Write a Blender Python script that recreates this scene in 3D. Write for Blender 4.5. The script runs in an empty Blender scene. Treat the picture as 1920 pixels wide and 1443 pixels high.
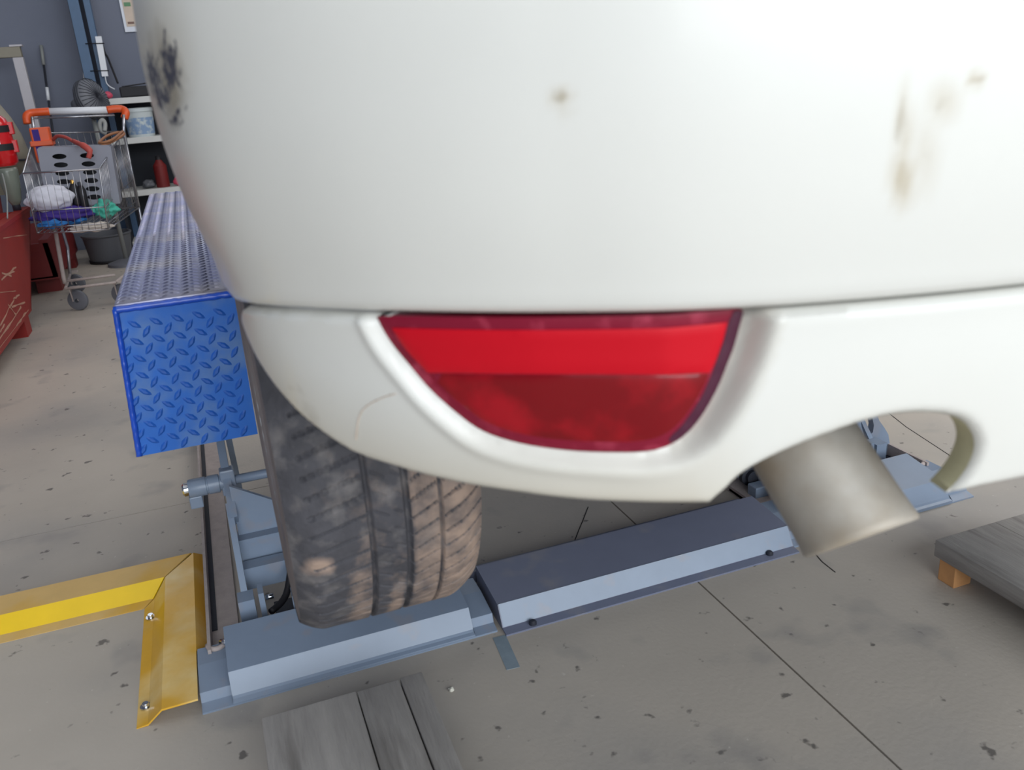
import bpy, bmesh, math, random
import numpy as np
from mathutils import Vector, Matrix, noise
from mathutils.geometry import delaunay_2d_cdt
random.seed(7)
D = bpy.data
SC = bpy.context.scene
COL = SC.collection
PI = math.pi

# ------------------------------------------------------------------ camera
YAW, PITCH, ROLL, FPX = 0.3313, 0.3449, -0.0714, 1600.0
CAM = np.array([0.0, 0.0, 1.15])
def cam_axes():
    ca, sa, cb, sb = math.cos(YAW), math.sin(YAW), math.cos(PITCH), math.sin(PITCH)
    f = np.array([sa*cb, ca*cb, -sb]); r = np.array([ca, -sa, 0.0]); u = np.cross(r, f)
    return math.cos(ROLL)*r+math.sin(ROLL)*u, -math.sin(ROLL)*r+math.cos(ROLL)*u, f
CR, CU, CF = cam_axes()
cam = D.cameras.new('camera'); camo = D.objects.new('camera', cam); COL.objects.link(camo)
camo.matrix_world = Matrix(((CR[0], CU[0], -CF[0], 0), (CR[1], CU[1], -CF[1], 0), (CR[2], CU[2], -CF[2], 1.15), (0, 0, 0, 1)))
cam.sensor_width = 36; cam.lens = FPX/1920*36; cam.clip_start = 0.02; cam.clip_end = 100
cam.dof.use_dof = True; cam.dof.focus_distance = 2.6; cam.dof.aperture_fstop = 30.0/1000/0.0046
SC.camera = camo

# ------------------------------------------------------------------ light and exposure
def srgb(r, g, b):
    return tuple(((c/255)/12.92 if c/255 <= .04045 else ((c/255+.055)/1.055)**2.4) for c in (r, g, b))
w = D.worlds.new('World'); SC.world = w; w.use_nodes = True
bg = w.node_tree.nodes['Background']; bg.inputs['Color'].default_value = (.83, .91, 1.0, 1); bg.inputs['Strength'].default_value = 1.1
def area(name, loc, target, sx, sy, power, color):
    l = D.lights.new(name, 'AREA'); l.shape = 'RECTANGLE'; l.size = sx; l.size_y = sy; l.energy = power; l.color = color
    o = D.objects.new(name, l); COL.objects.link(o); o.location = loc
    o.rotation_euler = (Vector(target)-Vector(loc)).to_track_quat('-Z', 'Y').to_euler(); return o
area('daylight_through_gate', (1.5, -4.6, 2.7), (1.2, 1.5, .6), 7.5, 4.2, 400, (.915, .965, 1.0))
area('skylight', (1.5, 1.2, 5.3), (1.5, 1.3, 0), 7, 5, 112, (.93, .97, 1.0))
area('skylight_rear', (.5, 6.4, 5.3), (.2, 6.4, 0), 6, 2.2, 18, (1.0, .95, .88))
area('added_right_light', (4.6, 3.0, 5.3), (3.6, 2.8, 0), 4, 5, 190, (1.0, .96, .90))  # unseen lamp added to brighten the floor on the right
SC.view_settings.view_transform = 'Standard'; SC.view_settings.look = 'None'
SC.view_settings.gamma = 1.0; SC.view_settings.exposure = 0.0; SC.view_settings.use_curve_mapping = False

# ------------------------------------------------------------------ measuring helpers: a point of the place from its bearing and one known coordinate
def ray(x, y): return CF+(x-960)/FPX*CR-(y-721.5)/FPX*CU
def at(x, y, Y=None, Z=None, X=None):
    d = ray(x, y); a, v = (0, X) if X is not None else ((1, Y) if Y is not None else (2, Z))
    return Vector(CAM+d*((v-CAM[a])/d[a]))
def bearing(p):
    v = np.asarray(p, float)-CAM; z = v@CF
    return 960+FPX*(v@CR)/z, 721.5-FPX*(v@CU)/z

# ------------------------------------------------------------------ materials
def mat(name, col, rough=.5, metal=0., var=.0, vscale=6., bump=0., bscale=60., col2=None, c2amt=.0, c2scale=4., coat=0., spec=.5, trans=0., emit=None, detail=6, stretch=None, alpha=1.):
    m = D.materials.new(name); m.use_nodes = True; nt = m.node_tree; N = nt.nodes; L = nt.links
    b = N['Principled BSDF']; b.inputs['Roughness'].default_value = rough; b.inputs['Metallic'].default_value = metal
    b.inputs['Specular IOR Level'].default_value = spec
    if coat: b.inputs['Coat Weight'].default_value = coat; b.inputs['Coat Roughness'].default_value = .12
    if trans: b.inputs['Transmission Weight'].default_value = trans
    if alpha < 1: b.inputs['Alpha'].default_value = alpha
    if emit: b.inputs['Emission Color'].default_value = (*emit[0], 1); b.inputs['Emission Strength'].default_value = emit[1]
    c = srgb(*col); b.inputs['Base Color'].default_value = (*c, 1)
    m.diffuse_color = (*c, 1)
    tc = N.new('ShaderNodeTexCoord'); src = tc.outputs['Object']
    if stretch:
        mp = N.new('ShaderNodeMapping'); mp.inputs['Scale'].default_value = stretch; L.new(src, mp.inputs['Vector']); src = mp.outputs['Vector']
    out = None
    if var or c2amt:
        base = N.new('ShaderNodeRGB'); base.outputs[0].default_value = (*c, 1); out = base.outputs[0]
        if c2amt:
            n = N.new('ShaderNodeTexNoise'); n.inputs['Scale'].default_value = c2scale; n.inputs['Detail'].default_value = detail; L.new(src, n.inputs['Vector'])
            r = N.new('ShaderNodeValToRGB'); r.color_ramp.elements[0].position = .62-.3*c2amt; r.color_ramp.elements[1].position = .72-.1*c2amt
            L.new(n.outputs['Fac'], r.inputs[0]); mx = N.new('ShaderNodeMix'); mx.data_type = 'RGBA'
            L.new(r.outputs[0], mx.inputs[0]); L.new(out, mx.inputs[6]); mx.inputs[7].default_value = (*srgb(*(col2 or col)), 1); out = mx.outputs[2]
        if var:
            n = N.new('ShaderNodeTexNoise'); n.inputs['Scale'].default_value = vscale; n.inputs['Detail'].default_value = detail; n.inputs['Roughness'].default_value = .6; L.new(src, n.inputs['Vector'])
            r = N.new('ShaderNodeMapRange'); r.inputs[1].default_value = .3; r.inputs[2].default_value = .7; r.inputs[3].default_value = 1-var; r.inputs[4].default_value = 1+var
            L.new(n.outputs['Fac'], r.inputs[0]); vm = N.new('ShaderNodeVectorMath'); vm.operation = 'SCALE'
            L.new(out, vm.inputs[0]); L.new(r.outputs[0], vm.inputs['Scale']); out = vm.outputs[0]
        L.new(out, b.inputs['Base Color'])
    if bump:
        n = N.new('ShaderNodeTexNoise'); n.inputs['Scale'].default_value = bscale; n.inputs['Detail'].default_value = 5; L.new(src, n.inputs['Vector'])
        bp = N.new('ShaderNodeBump'); bp.inputs['Strength'].default_value = bump; bp.inputs['Distance'].default_value = .004
        L.new(n.outputs['Fac'], bp.inputs['Height']); L.new(bp.outputs[0], b.inputs['Normal'])
    return m
def mix_attr(m, attr, col, nscale=0., lo=.45, hi=.55, rough=None, stretch=None):
    """blend a wear or painted light colour over a material where the mesh carries the attribute (scuffs, mud)"""
    nt = m.node_tree; N = nt.nodes; L = nt.links; b = N['Principled BSDF']; inp = b.inputs['Base Color']
    a = N.new('ShaderNodeAttribute'); a.attribute_name = attr; fac = a.outputs['Fac']
    if nscale:
        tc = N.new('ShaderNodeTexCoord'); n = N.new('ShaderNodeTexNoise'); n.inputs['Scale'].default_value = nscale; n.inputs['Detail'].default_value = 5
        v = tc.outputs['Object']
        if stretch:
            mp = N.new('ShaderNodeMapping'); mp.inputs['Scale'].default_value = stretch; L.new(v, mp.inputs['Vector']); v = mp.outputs['Vector']
        L.new(v, n.inputs['Vector'])
        ad = N.new('ShaderNodeMath'); ad.operation = 'ADD'; L.new(n.outputs['Fac'], ad.inputs[0]); L.new(fac, ad.inputs[1])
        r = N.new('ShaderNodeMapRange'); r.inputs[1].default_value = lo+.5; r.inputs[2].default_value = hi+.5; L.new(ad.outputs[0], r.inputs[0])
        mu = N.new('ShaderNodeMath'); mu.operation = 'MULTIPLY'; g = N.new('ShaderNodeMapRange'); g.inputs[2].default_value = .25; L.new(fac, g.inputs[0])
        L.new(r.outputs[0], mu.inputs[0]); L.new(g.outputs[0], mu.inputs[1]); fac = mu.outputs[0]
    mx = N.new('ShaderNodeMix'); mx.data_type = 'RGBA'; L.new(fac, mx.inputs[0]); mx.inputs[7].default_value = (*srgb(*col), 1)
    if inp.is_linked: L.new(inp.links[0].from_socket, mx.inputs[6])
    else: mx.inputs[6].default_value = inp.default_value
    L.new(mx.outputs[2], inp)
    return m

M = {}
M['concrete'] = mat('concrete', (182, 173, 162), .6, var=.09, vscale=1.3, bump=.15, bscale=90, col2=(160, 155, 150), c2amt=.55, c2scale=1.1, detail=9)
def speckle(m, scale, thr, col, amt, w=.05):
    nt = m.node_tree; N = nt.nodes; L = nt.links; inp = N['Principled BSDF'].inputs['Base Color']
    tc = N.new('ShaderNodeTexCoord'); n = N.new('ShaderNodeTexNoise'); n.inputs['Scale'].default_value = scale; n.inputs['Detail'].default_value = 3
    L.new(tc.outputs['Object'], n.inputs['Vector'])
    r = N.new('ShaderNodeMapRange'); r.inputs[1].default_value = thr; r.inputs[2].default_value = thr+w; r.inputs[4].default_value = amt; L.new(n.outputs['Fac'], r.inputs[0])
    mx = N.new('ShaderNodeMix'); mx.data_type = 'RGBA'; L.new(r.outputs[0], mx.inputs[0]); mx.inputs[7].default_value = (*srgb(*col), 1)
    L.new(inp.links[0].from_socket, mx.inputs[6]); L.new(mx.outputs[2], inp)
speckle(M['concrete'], 22, .665, (70, 66, 64), .75)
speckle(M['concrete'], 4.5, .60, (132, 129, 128), .5, .12)
speckle(M['concrete'], 75, .70, (205, 200, 190), .5)
M['joint'] = mat('joint', (45, 42, 40), .9)
M['wall'] = mat('wall_paint', (110, 115, 131), .7, var=.05, vscale=1.5)
M['ceiling'] = mat('ceiling_sheet', (150, 152, 155), .8)
M['white'] = mat('car_paint', (217, 216, 210), .34, coat=.2, var=.012, vscale=8)
M['white_dirty'] = mat('dirty_edge', (190, 184, 150), .6, var=.12, vscale=30)
mix_attr(M['white'], 'dirt', (142, 136, 124), 26, .30, .72)
mix_attr(M['white'], 'smear_and_light', (190, 180, 160))  # smears on the upper skin, painted floor bounce and recess shade below
mix_attr(M['white'], 'scuff', (70, 70, 80), 130, .44, .62)
M['seam'] = mat('dark_gap', (150, 148, 145), .8)
M['red_hi'] = mat('red_reflector', (192, 10, 30), .45, bump=.12, bscale=700, spec=.2)
M['red_lo'] = mat('red_lens', (118, 8, 18), .12, spec=.3, col2=(158, 14, 28), c2amt=.3, c2scale=16)
M['red_rim'] = mat('maroon_rim', (126, 18, 44), .45, spec=.25, col2=(158, 50, 72), c2amt=.3, c2scale=45)
M['plum'] = mat('plum_edge', (70, 14, 44), .4)
M['rubber'] = mat('rubber', (68, 67, 72), .75, var=.25, vscale=24, bump=.5, bscale=90, col2=(104, 100, 100), c2amt=.35, c2scale=26)
mix_attr(M['rubber'], 'mud', (158, 136, 121), 34, .18, .70)
M['side_rubber'] = mat('sidewall', (120, 112, 112), .8, var=.10, vscale=12)
M['rim'] = mat('wheel_rim', (120, 122, 126), .4, metal=.7)
M['exhaust'] = mat('exhaust', (172, 166, 157), .5, metal=.15, var=.14, vscale=9, col2=(146, 130, 108), c2amt=.5, c2scale=7)
M['liner'] = mat('black_plastic', (34, 34, 36), .8)
M['grey'] = mat('lift_paint', (126, 140, 160), .38, var=.05, vscale=10, coat=.15)
speckle(M['grey'], 14, .60, (140, 138, 144), .5, .1)
M['grey_dk'] = mat('lift_cover_paint', (112, 117, 137), .42, var=.05, vscale=8)
speckle(M['grey_dk'], 9, .58, (138, 136, 140), .5, .12)
M['dusty'] = mat('dusty_steel', (172, 160, 156), .7, var=.12, vscale=30, bump=.3, bscale=200)
M['dark'] = mat('dark_steel', (40, 42, 52), .6)
M['chrome'] = mat('chrome', (210, 212, 216), .15, metal=1)
M['wire'] = mat('cart_wire', (176, 176, 182), .25, metal=.9)
M['blue'] = mat('blue_paint', (42, 108, 200), .5, var=.08, vscale=14, col2=(94, 130, 184), c2amt=.62, c2scale=12, spec=.4)
M['blue_worn'] = mat('blue_lozenges', (38, 96, 186), .36, var=.1, vscale=20)
M['blue_top'] = mat('worn_sheen_top', (148, 151, 184), .36, metal=.5, var=.06, vscale=10, col2=(176, 172, 184), c2amt=.5, c2scale=6)  # worn blue, its pale lavender also paints in the deck's reflected sheen
M['blue_rail'] = mat('blue_weld_bead', (16, 78, 196), .3, var=.15, vscale=40, coat=.4)
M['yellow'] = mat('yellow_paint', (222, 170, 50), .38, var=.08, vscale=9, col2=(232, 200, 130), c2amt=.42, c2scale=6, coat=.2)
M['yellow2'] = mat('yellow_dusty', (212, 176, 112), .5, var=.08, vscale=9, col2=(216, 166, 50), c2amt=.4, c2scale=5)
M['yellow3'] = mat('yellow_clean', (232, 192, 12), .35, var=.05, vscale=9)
M['wood'] = mat('weathered_wood', (166, 161, 156), .85, var=.14, vscale=5, bump=.5, bscale=30, stretch=(9, .9, 9), col2=(132, 127, 122), c2amt=.42, c2scale=3)
M['wood_side'] = mat('wood_edge', (134, 130, 116), .9, var=.2, vscale=5, bump=.5, bscale=30, stretch=(2, 1, 14))
M['stick'] = mat('old_stick', (150, 132, 108), .8, var=.15)
M['pine'] = mat('raw_pine', (205, 150, 98), .8, var=.15, vscale=12)
M['red_steel'] = mat('red_skip_paint', (150, 34, 28), .5, var=.10, vscale=4)
M['red_dk'] = mat('red_skip_shade', (112, 24, 24), .55, var=.12, vscale=4)
M['scratch'] = mat('bare_scratch', (186, 140, 120), .7, var=.2, vscale=40)
M['orange'] = mat('orange_plastic', (214, 84, 34), .4, var=.05)
M['plastic_w'] = mat('white_plastic', (220, 222, 228), .4)
M['crate'] = mat('grey_crate_plastic', (128, 130, 142), .55, var=.05)
M['shelf'] = mat('shelf_white', (206, 206, 204), .5)
M['shelf_dk'] = mat('shelf_back', (24, 28, 38), .7)
M['black'] = mat('black_stuff', (22, 20, 26), .6)
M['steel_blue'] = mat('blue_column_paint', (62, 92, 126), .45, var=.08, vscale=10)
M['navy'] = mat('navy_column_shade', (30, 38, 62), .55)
M['beam_w'] = mat('white_steel', (186, 182, 188), .5, var=.05)
M['beige'] = mat('mixer_paint', (140, 134, 120), .6, var=.1, vscale=5)
M['extinguisher'] = mat('extinguisher_red', (200, 20, 26), .25, coat=.6)
M['glass'] = mat('greenish_plastic', (150, 158, 146), .2, trans=.5)
M['cl_white'] = mat('white_cloth', (214, 214, 226), .9, bump=.4, bscale=40)
M['cl_cream'] = mat('cream_cloth', (196, 186, 178), .9, bump=.4, bscale=60, var=.15, vscale=20)
M['cl_purple'] = mat('purple_cloth', (62, 44, 128), .9, var=.15)
M['cl_blue'] = mat('blue_cloth', (44, 110, 176), .9, var=.15, vscale=20)
M['cl_teal'] = mat('teal_cloth', (74, 176, 156), .9, var=.12, vscale=20)
M['cl_green'] = mat('green_cloth', (110, 200, 130), .9, var=.12, vscale=20)
M['hose_r'] = mat('red_hose', (176, 74, 66), .55)
M['pink'] = mat('pink_plastic', (200, 70, 96), .5)
M['hose_b'] = mat('brown_hose', (150, 100, 66), .6)
M['hose_g'] = mat('grey_tube', (140, 142, 140), .5)
M['fan'] = mat('fan_grey', (104, 106, 114), .5)
M['tub'] = mat('tub_grey', (92, 94, 100), .5)
M['bucket'] = mat('bucket_white', (196, 204, 206), .4)
M['bucket_print'] = mat('bucket_blue_print', (130, 156, 190), .5, col2=(196, 206, 208), c2amt=.5, c2scale=30)
M['gold'] = mat('brass_cap', (200, 160, 90), .2, metal=1)
M['poster'] = mat('poster_white', (222, 226, 236), .6)
M['tan'] = mat('poster_tan', (206, 188, 172), .6, var=.1)
M['green'] = mat('poster_green', (96, 140, 104), .6)
M['brown'] = mat('poster_brown', (120, 90, 80), .6)
M['tape'] = mat('blue_floor_mark', (128, 142, 152), .7, var=.12, vscale=30)
M['pebble'] = mat('pebble', (205, 202, 190), .8)
M['lamp'] = mat('lamp_tube', (255, 255, 255), .5, emit=((.95, .98, 1.0), 14))
M['pane_glow'] = mat('added_pane_glow', (220, 226, 235), .3, emit=((.86, .92, 1.0), 1.5))  # glow of the added windows
M['lamp_body'] = mat('lamp_body', (200, 200, 200), .5)

# ------------------------------------------------------------------ mesh builders
class MB:
    def __init__(s): s.v = []; s.f = []; s.fm = []; s.cm = 0
    def add(s, vs, fs):
        o = len(s.v); s.v += [tuple(p) for p in vs]
        for f in fs: s.f.append([o+i for i in f]); s.fm.append(s.cm)
        return s
    def box(s, x0, x1, y0, y1, z0, z1, b=0):
        if b:
            bm = bmesh.new(); bmesh.ops.create_cube(bm, size=1)
            for v in bm.verts: v.co = Vector(((x0+x1)/2+v.co.x*(x1-x0), (y0+y1)/2+v.co.y*(y1-y0), (z0+z1)/2+v.co.z*(z1-z0)))
            bmesh.ops.bevel(bm, geom=bm.edges[:], offset=b, segments=2, affect='EDGES', profile=.5)
            bm.verts.index_update(); s.add([v.co[:] for v in bm.verts], [[v.index for v in f.verts] for f in bm.faces]); bm.free(); return s
        return s.add([(x0,y0,z0),(x1,y0,z0),(x1,y1,z0),(x0,y1,z0),(x0,y0,z1),(x1,y0,z1),(x1,y1,z1),(x0,y1,z1)],
                     [(0,3,2,1),(4,5,6,7),(0,1,5,4),(1,2,6,5),(2,3,7,6),(3,0,4,7)])
    def hexa(s, p):   # 8 corners: bottom ring 0-3, top ring 4-7
        return s.add(p, [(0,3,2,1),(4,5,6,7),(0,1,5,4),(1,2,6,5),(2,3,7,6),(3,0,4,7)])
    def prism(s, prof, a, b, axis):   # profile in the two other axes, extruded from a to b
        n = len(prof); vs = []
        for t in (a, b):
            for p in prof: q = list(p); q.insert(axis, t); vs.append(q)
        fs = [[i, (i+1) % n, n+(i+1) % n, n+i] for i in range(n)]+[list(range(n))[::-1], [n+i for i in range(n)]]
        return s.add(vs, fs)
    def tube(s, pts, r, n=8, caps=True):
        pts = [Vector(p) for p in pts]; m = len(pts); rr = r if isinstance(r, (list, tuple)) else [r]*m
        vs = []; up = None
        for i, p in enumerate(pts):
            t = (pts[min(i+1, m-1)]-pts[max(i-1, 0)]).normalized()
            if up is None: up = t.orthogonal().normalized()
            a = (up-t*up.dot(t)).normalized(); up = a; b = t.cross(a)
            for k in range(n):
                an = 2*PI*k/n; vs.append(p+(a*math.cos(an)+b*math.sin(an))*rr[i])
        fs = [[i*n+k, i*n+(k+1) % n, (i+1)*n+(k+1) % n, (i+1)*n+k] for i in range(m-1) for k in range(n)]
        if caps: fs += [list(range(n))[::-1], [(m-1)*n+k for k in range(n)]]
        return s.add(vs, fs)
    def lathe(s, prof, c, axis=(0, 0, 1), n=32):   # prof: (radius, along axis)
        ax = Vector(axis).normalized(); a = ax.orthogonal().normalized(); b = ax.cross(a); c = Vector(c); vs = []
        for r, h in prof:
            for k in range(n):
                an = 2*PI*k/n; vs.append(c+ax*h+(a*math.cos(an)+b*math.sin(an))*max(r, 1e-5))
        m = len(prof)
        return s.add(vs, [[i*n+k, i*n+(k+1) % n, (i+1)*n+(k+1) % n, (i+1)*n+k] for i in range(m-1) for k in range(n)])
    def blob(s, c, r, seed=0, amp=.25, sub=3, freq=1.6):
        bm = bmesh.new(); bmesh.ops.create_icosphere(bm, subdivisions=sub, radius=1)
        for v in bm.verts:
            d = v.co.normalized(); k = 1+amp*noise.noise(d*freq+Vector((seed, 0, 0)))*2+amp*.5*noise.noise(d*freq*2.7+Vector((0, seed, 0)))
            v.co = Vector((c[0]+d.x*r[0]*k, c[1]+d.y*r[1]*k, c[2]+d.z*r[2]*k))
        bm.verts.index_update(); s.add([v.co[:] for v in bm.verts], [[v.index for v in f.verts] for f in bm.faces]); bm.free(); return s
    def plate(s, outline, holes, fn, th):   # flat sheet with holes; fn(u,v,d) -> point
        vs = [Vector(p) for p in outline]; es = [(i, (i+1) % len(outline)) for i in range(len(outline))]
        for h in holes:
            o = len(vs); vs += [Vector(p) for p in h]; es += [(o+i, o+(i+1) % len(h)) for i in range(len(h))]
        V, E, F = delaunay_2d_cdt(vs, es, [], 0, 1e-7)[:3]
        keep = []
        for f in F:
            c = sum((V[i] for i in f), Vector((0, 0)))/len(f)
            if inside(c, outline) and not any(inside(c, h) for h in holes): keep.append(list(f))
        n = len(V); pts = [fn(v.x, v.y, 0) for v in V]+[fn(v.x, v.y, th) for v in V]
        fs = keep+[[i+n for i in f][::-1] for f in keep]
        cnt = {}
        for f in keep:
            for i in range(len(f)):
                e = (f[i], f[(i+1) % len(f)]); cnt[e] = 1
        for e in list(cnt):
            if (e[1], e[0]) not in cnt: fs.append([e[1], e[0], e[0]+n, e[1]+n])
        return s.add(pts, fs)
    def build(s, name, m, parent=None, smooth=False, autos=None, origin=None, recalc=True):
        me = D.meshes.new(name); me.from_pydata(s.v, [], s.f)
        if recalc:
            bm = bmesh.new(); bm.from_mesh(me); bmesh.ops.recalc_face_normals(bm, faces=bm.faces); bm.to_mesh(me); bm.free()
        ms = m if isinstance(m, (list, tuple)) else [m]
        for q in ms: me.materials.append(q)
        if len(ms) > 1:
            for p, k in zip(me.polygons, s.fm): p.material_index = k
        if smooth:
            for p in me.polygons: p.use_smooth = True
            if autos: me.set_sharp_from_angle(angle=autos)
        o = D.objects.new(name, me); COL.objects.link(o)
        if parent: o.parent = parent; o.matrix_parent_inverse = Matrix.Translation(-world_of(parent))
        return o
def world_of(p):
    return p.location.copy()
def sub_empty(name, parent, loc):
    o = D.objects.new(name, None); COL.objects.link(o); o.location = loc; o.parent = parent
    o.matrix_parent_inverse = Matrix.Translation(-parent.location); return o
def inside(p, poly):
    x, y = p[0], p[1]; c = False; n = len(poly); j = n-1
    for i in range(n):
        a, b = poly[i], poly[j]
        if (a[1] > y) != (b[1] > y) and x < (b[0]-a[0])*(y-a[1])/(b[1]-a[1])+a[0]: c = not c
        j = i
    return c
def thing(name, label, cat, loc=(0, 0, 0), group=None):
    o = D.objects.new(name, None); COL.objects.link(o); o.location = loc; o.empty_display_size = .1
    o['label'] = label; o['category'] = cat
    if group: o['group'] = group
    return o
def tag(o, label, cat, group=None):
    o['label'] = label; o['category'] = cat
    if group: o['group'] = group
    return o
def struct(o): o['kind'] = 'structure'; return o
def spline(P, n):
    P = [Vector(p) for p in P]; out = []
    for i in range(len(P)-1):
        a, b, c, d = P[max(i-1, 0)], P[i], P[i+1], P[min(i+2, len(P)-1)]
        for k in range(n):
            t = k/n; out.append(.5*((2*b)+(c-a)*t+(2*a-5*b+4*c-d)*t*t+(3*b-a-3*c+d)*t**3))
    return out+[P[-1]]

# ------------------------------------------------------------------ the workshop
floor = struct(MB().box(-4.6, 8, -5, 8.4, -.12, -.012).build('floor', M['joint']))
xe = [-4.6, -3.05, .948, 4.95, 8]; ye = [-5, -1.45, 2.553, 6.55, 8.4]
for i in range(4):
    for j in range(4):
        g = .0022
        MB().box(xe[i]+g, xe[i+1]-g, ye[j]+g, ye[j+1]-g, -.012, 0).build('slab', M['concrete'], floor)
for pts in ([(.876, 1.964), (.83, 1.90), (.80, 1.86), (.75, 1.79)], [(2.09, 2.2), (2.02, 1.98), (1.965, 1.73), (1.90, 1.62)], [(1.27, 1.50), (1.258, 1.45), (1.255, 1.40)]):
    mb = MB()
    for a, b in zip(pts, pts[1:]):
        a = Vector(a); b = Vector(b); n = (b-a).orthogonal().normalized()*.0013
        mb.hexa([(*(a-n), .0), (*(b-n), .0), (*(b+n), .0), (*(a+n), .0), (*(a-n), .0008), (*(b-n), .0008), (*(b+n), .0008), (*(a+n), .0008)])
    mb.build('crack', M['joint'], floor)
struct(MB().box(-4.6, 8, 8.2, 8.4, 0, 5.6).build('wall_back', M['wall']))
struct(MB().box(-4.8, -4.6, -5, 8.4, 0, 5.6).build('wall_left', M['wall']))
struct(MB().box(8, 8.2, -5, 8.4, 0, 5.6).build('wall_right', M['wall']))
struct(MB().box(-4.8, 8.2, -5, 8.4, 5.6, 5.75).build('ceiling', M['ceiling']))
win = MB()  # unseen windows, guessed and added for the deck's bright reflection
for x in (-1.5, -.35, .8, 1.95, 3.1): win.box(x-.03, x+.03, 8.13, 8.2, 2.55, 3.75)
win.box(-1.53, 3.13, 8.13, 8.2, 2.50, 2.56).box(-1.53, 3.13, 8.13, 8.2, 3.74, 3.80)
wf = struct(win.build('added_window_1', M['lamp_body']))
for x in (-1.5, -.35, .8, 1.95): MB().box(x+.03, x+1.12, 8.17, 8.19, 2.56, 3.74).build('glow_pane', M['pane_glow'], wf)
for lx, ly, lb_ in ((.6, 1.0, 'strip lamp under the ceiling above the left of the car tail'), (3.4, 1.0, 'strip lamp under the ceiling right of the car tail'), (.2, 5.2, 'strip lamp under the ceiling over the trolley side'), (3.0, 5.2, 'strip lamp under the ceiling far right of the trolley')):
    t = thing('ceiling_light', lb_, 'lamp', (lx, ly, 5.5), 'strip lamps under the ceiling')
    MB().box(lx-.7, lx+.7, ly-.09, ly+.09, 5.5, 5.58).build('housing', M['lamp_body'], t)
    for s in (-.045, .045): MB().tube([(lx-.66, ly+s, 5.485), (lx+.66, ly+s, 5.485)], .015, 10).build('tube', M['lamp'], t)

# floor marks
mb = MB()
q = [at(x, y, Z=0) for x, y in ((924, 1196), (948, 1190), (975, 1250), (950, 1256))]
mb.hexa([tuple(p) for p in q]+[(p.x, p.y, .0008) for p in q]).build('paint_mark', M['tape'], floor)
tag(MB().blob(at(846, 1292, Z=.003), (.006, .005, .004), 3).build('pebble', M['pebble'], None, True), 'tiny white pebble on the floor right of the near wooden board', 'stone')

# ------------------------------------------------------------------ white car
car = thing('car', 'white car raised on the lift, seen at its rear left bumper corner', 'car', (.9, 1.5, 0))
HP = [(-.02, 2.7), (-.02, 1.6), (-.02, 1.2), (-.02, .98), (-.014, .87), (.004, .775), (.045, .69), (.115, .60), (.21, .52), (.33, .455), (.53, .402), (.70, .38), (.83, .372)]
HP = HP+[(1.80-x, y) for x, y in HP[-2::-1]]
PL = spline([(x, y, 0) for x, y in HP], 24)
PX = np.array([[p.x, p.y] for p in PL]); SEG = np.hypot(*np.diff(PX, axis=0).T); SS = np.concatenate([[0], np.cumsum(SEG)])
TN = np.gradient(PX, axis=0); TN /= np.hypot(*TN.T)[:, None]; NN = np.stack([TN[:, 1], -TN[:, 0]], 1)   # outward normal
mid = np.array([.9, 1.6])
NN = np.where(((PX-mid)*NN).sum(1, keepdims=True) > 0, NN, -NN)
OZ = np.array([.60, .74, .80, .86, .92, .96, .985, 1.02, 1.06, 1.12, 1.2, 1.3, 1.45, 1.7]); OV = np.array([-.10, -.072, -.055, -.042, -.033, -.029, -.028, -.016, -.005, .005, .009, .0, -.012, -.06])
_zt = np.linspace(.40, 1.90, 751); _k = np.exp(-.5*(np.arange(-30, 31)/11.)**2); _k /= _k.sum()
_ov = np.interp(_zt, OZ, OV); _ov[30:-30] = np.convolve(_ov, _k, 'valid')
def off(z): return np.interp(z, _zt, _ov)
def S(s, z, d=0.):
    x = np.interp(s, SS, PX[:, 0]); y = np.interp(s, SS, PX[:, 1]); nx = np.interp(s, SS, NN[:, 0]); ny = np.interp(s, SS, NN[:, 1])
    o = off(z)+d
    return np.stack(np.broadcast_arrays(x+nx*o, y+ny*o, z), -1)
def F(p):
    dv = p[:, None, :2]-PX[None, :-1]; e = PX[1:]-PX[:-1]; t = np.clip((dv*e).sum(2)/(e*e).sum(1), 0, 1)
    r = dv-t[..., None]*e; dist = np.hypot(r[..., 0], r[..., 1]); k = dist.argmin(1); ar = np.arange(len(p))
    nrm = NN[k]; sg = np.sign((r[ar, k]*nrm).sum(1)+1e-12); s = SS[k]+t[ar, k]*SEG[k]
    return sg*dist[ar, k]-off(p[:, 2]), s
def hit(px):
    """where sight lines meet the bumper surface, as (arc length, height)"""
    px = np.asarray(px, float); d = CF+(px[:, :1]-960)/FPX*CR-(px[:, 1:2]-721.5)/FPX*CU; n = len(px)
    T = np.linspace(.25, 1.4, 231); best = np.zeros(n); done = np.zeros(n, bool); bf = np.full(n, 9.); prev = None
    for t in T:
        f, _ = F(CAM+d*t); new = (~done) & (f < 0)
        best = np.where(new, t, best); done |= new
        m = (~done) & (f < bf); bf = np.where(m, f, bf); best = np.where(m, t, best)
    lo = best-.005; hi = best.copy()
    for _ in range(16):
        md = (lo+hi)/2; f, _ = F(CAM+d*md[:, None]); hi = np.where(f < 0, md, hi); lo = np.where(f < 0, lo, md)
    t = np.where(done, (lo+hi)/2, best); p = CAM+d*t[:, None]; _, s = F(p)
    return np.stack([s, p[:, 2]], 1)
def smooth_poly(P, n): return [(p.x, p.y) for p in spline([(x, y, 0) for x, y in P], n)]
def sstep(a, b, x): t = np.clip((x-a)/(b-a), 0, 1); return t*t*(3-2*t)

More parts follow.
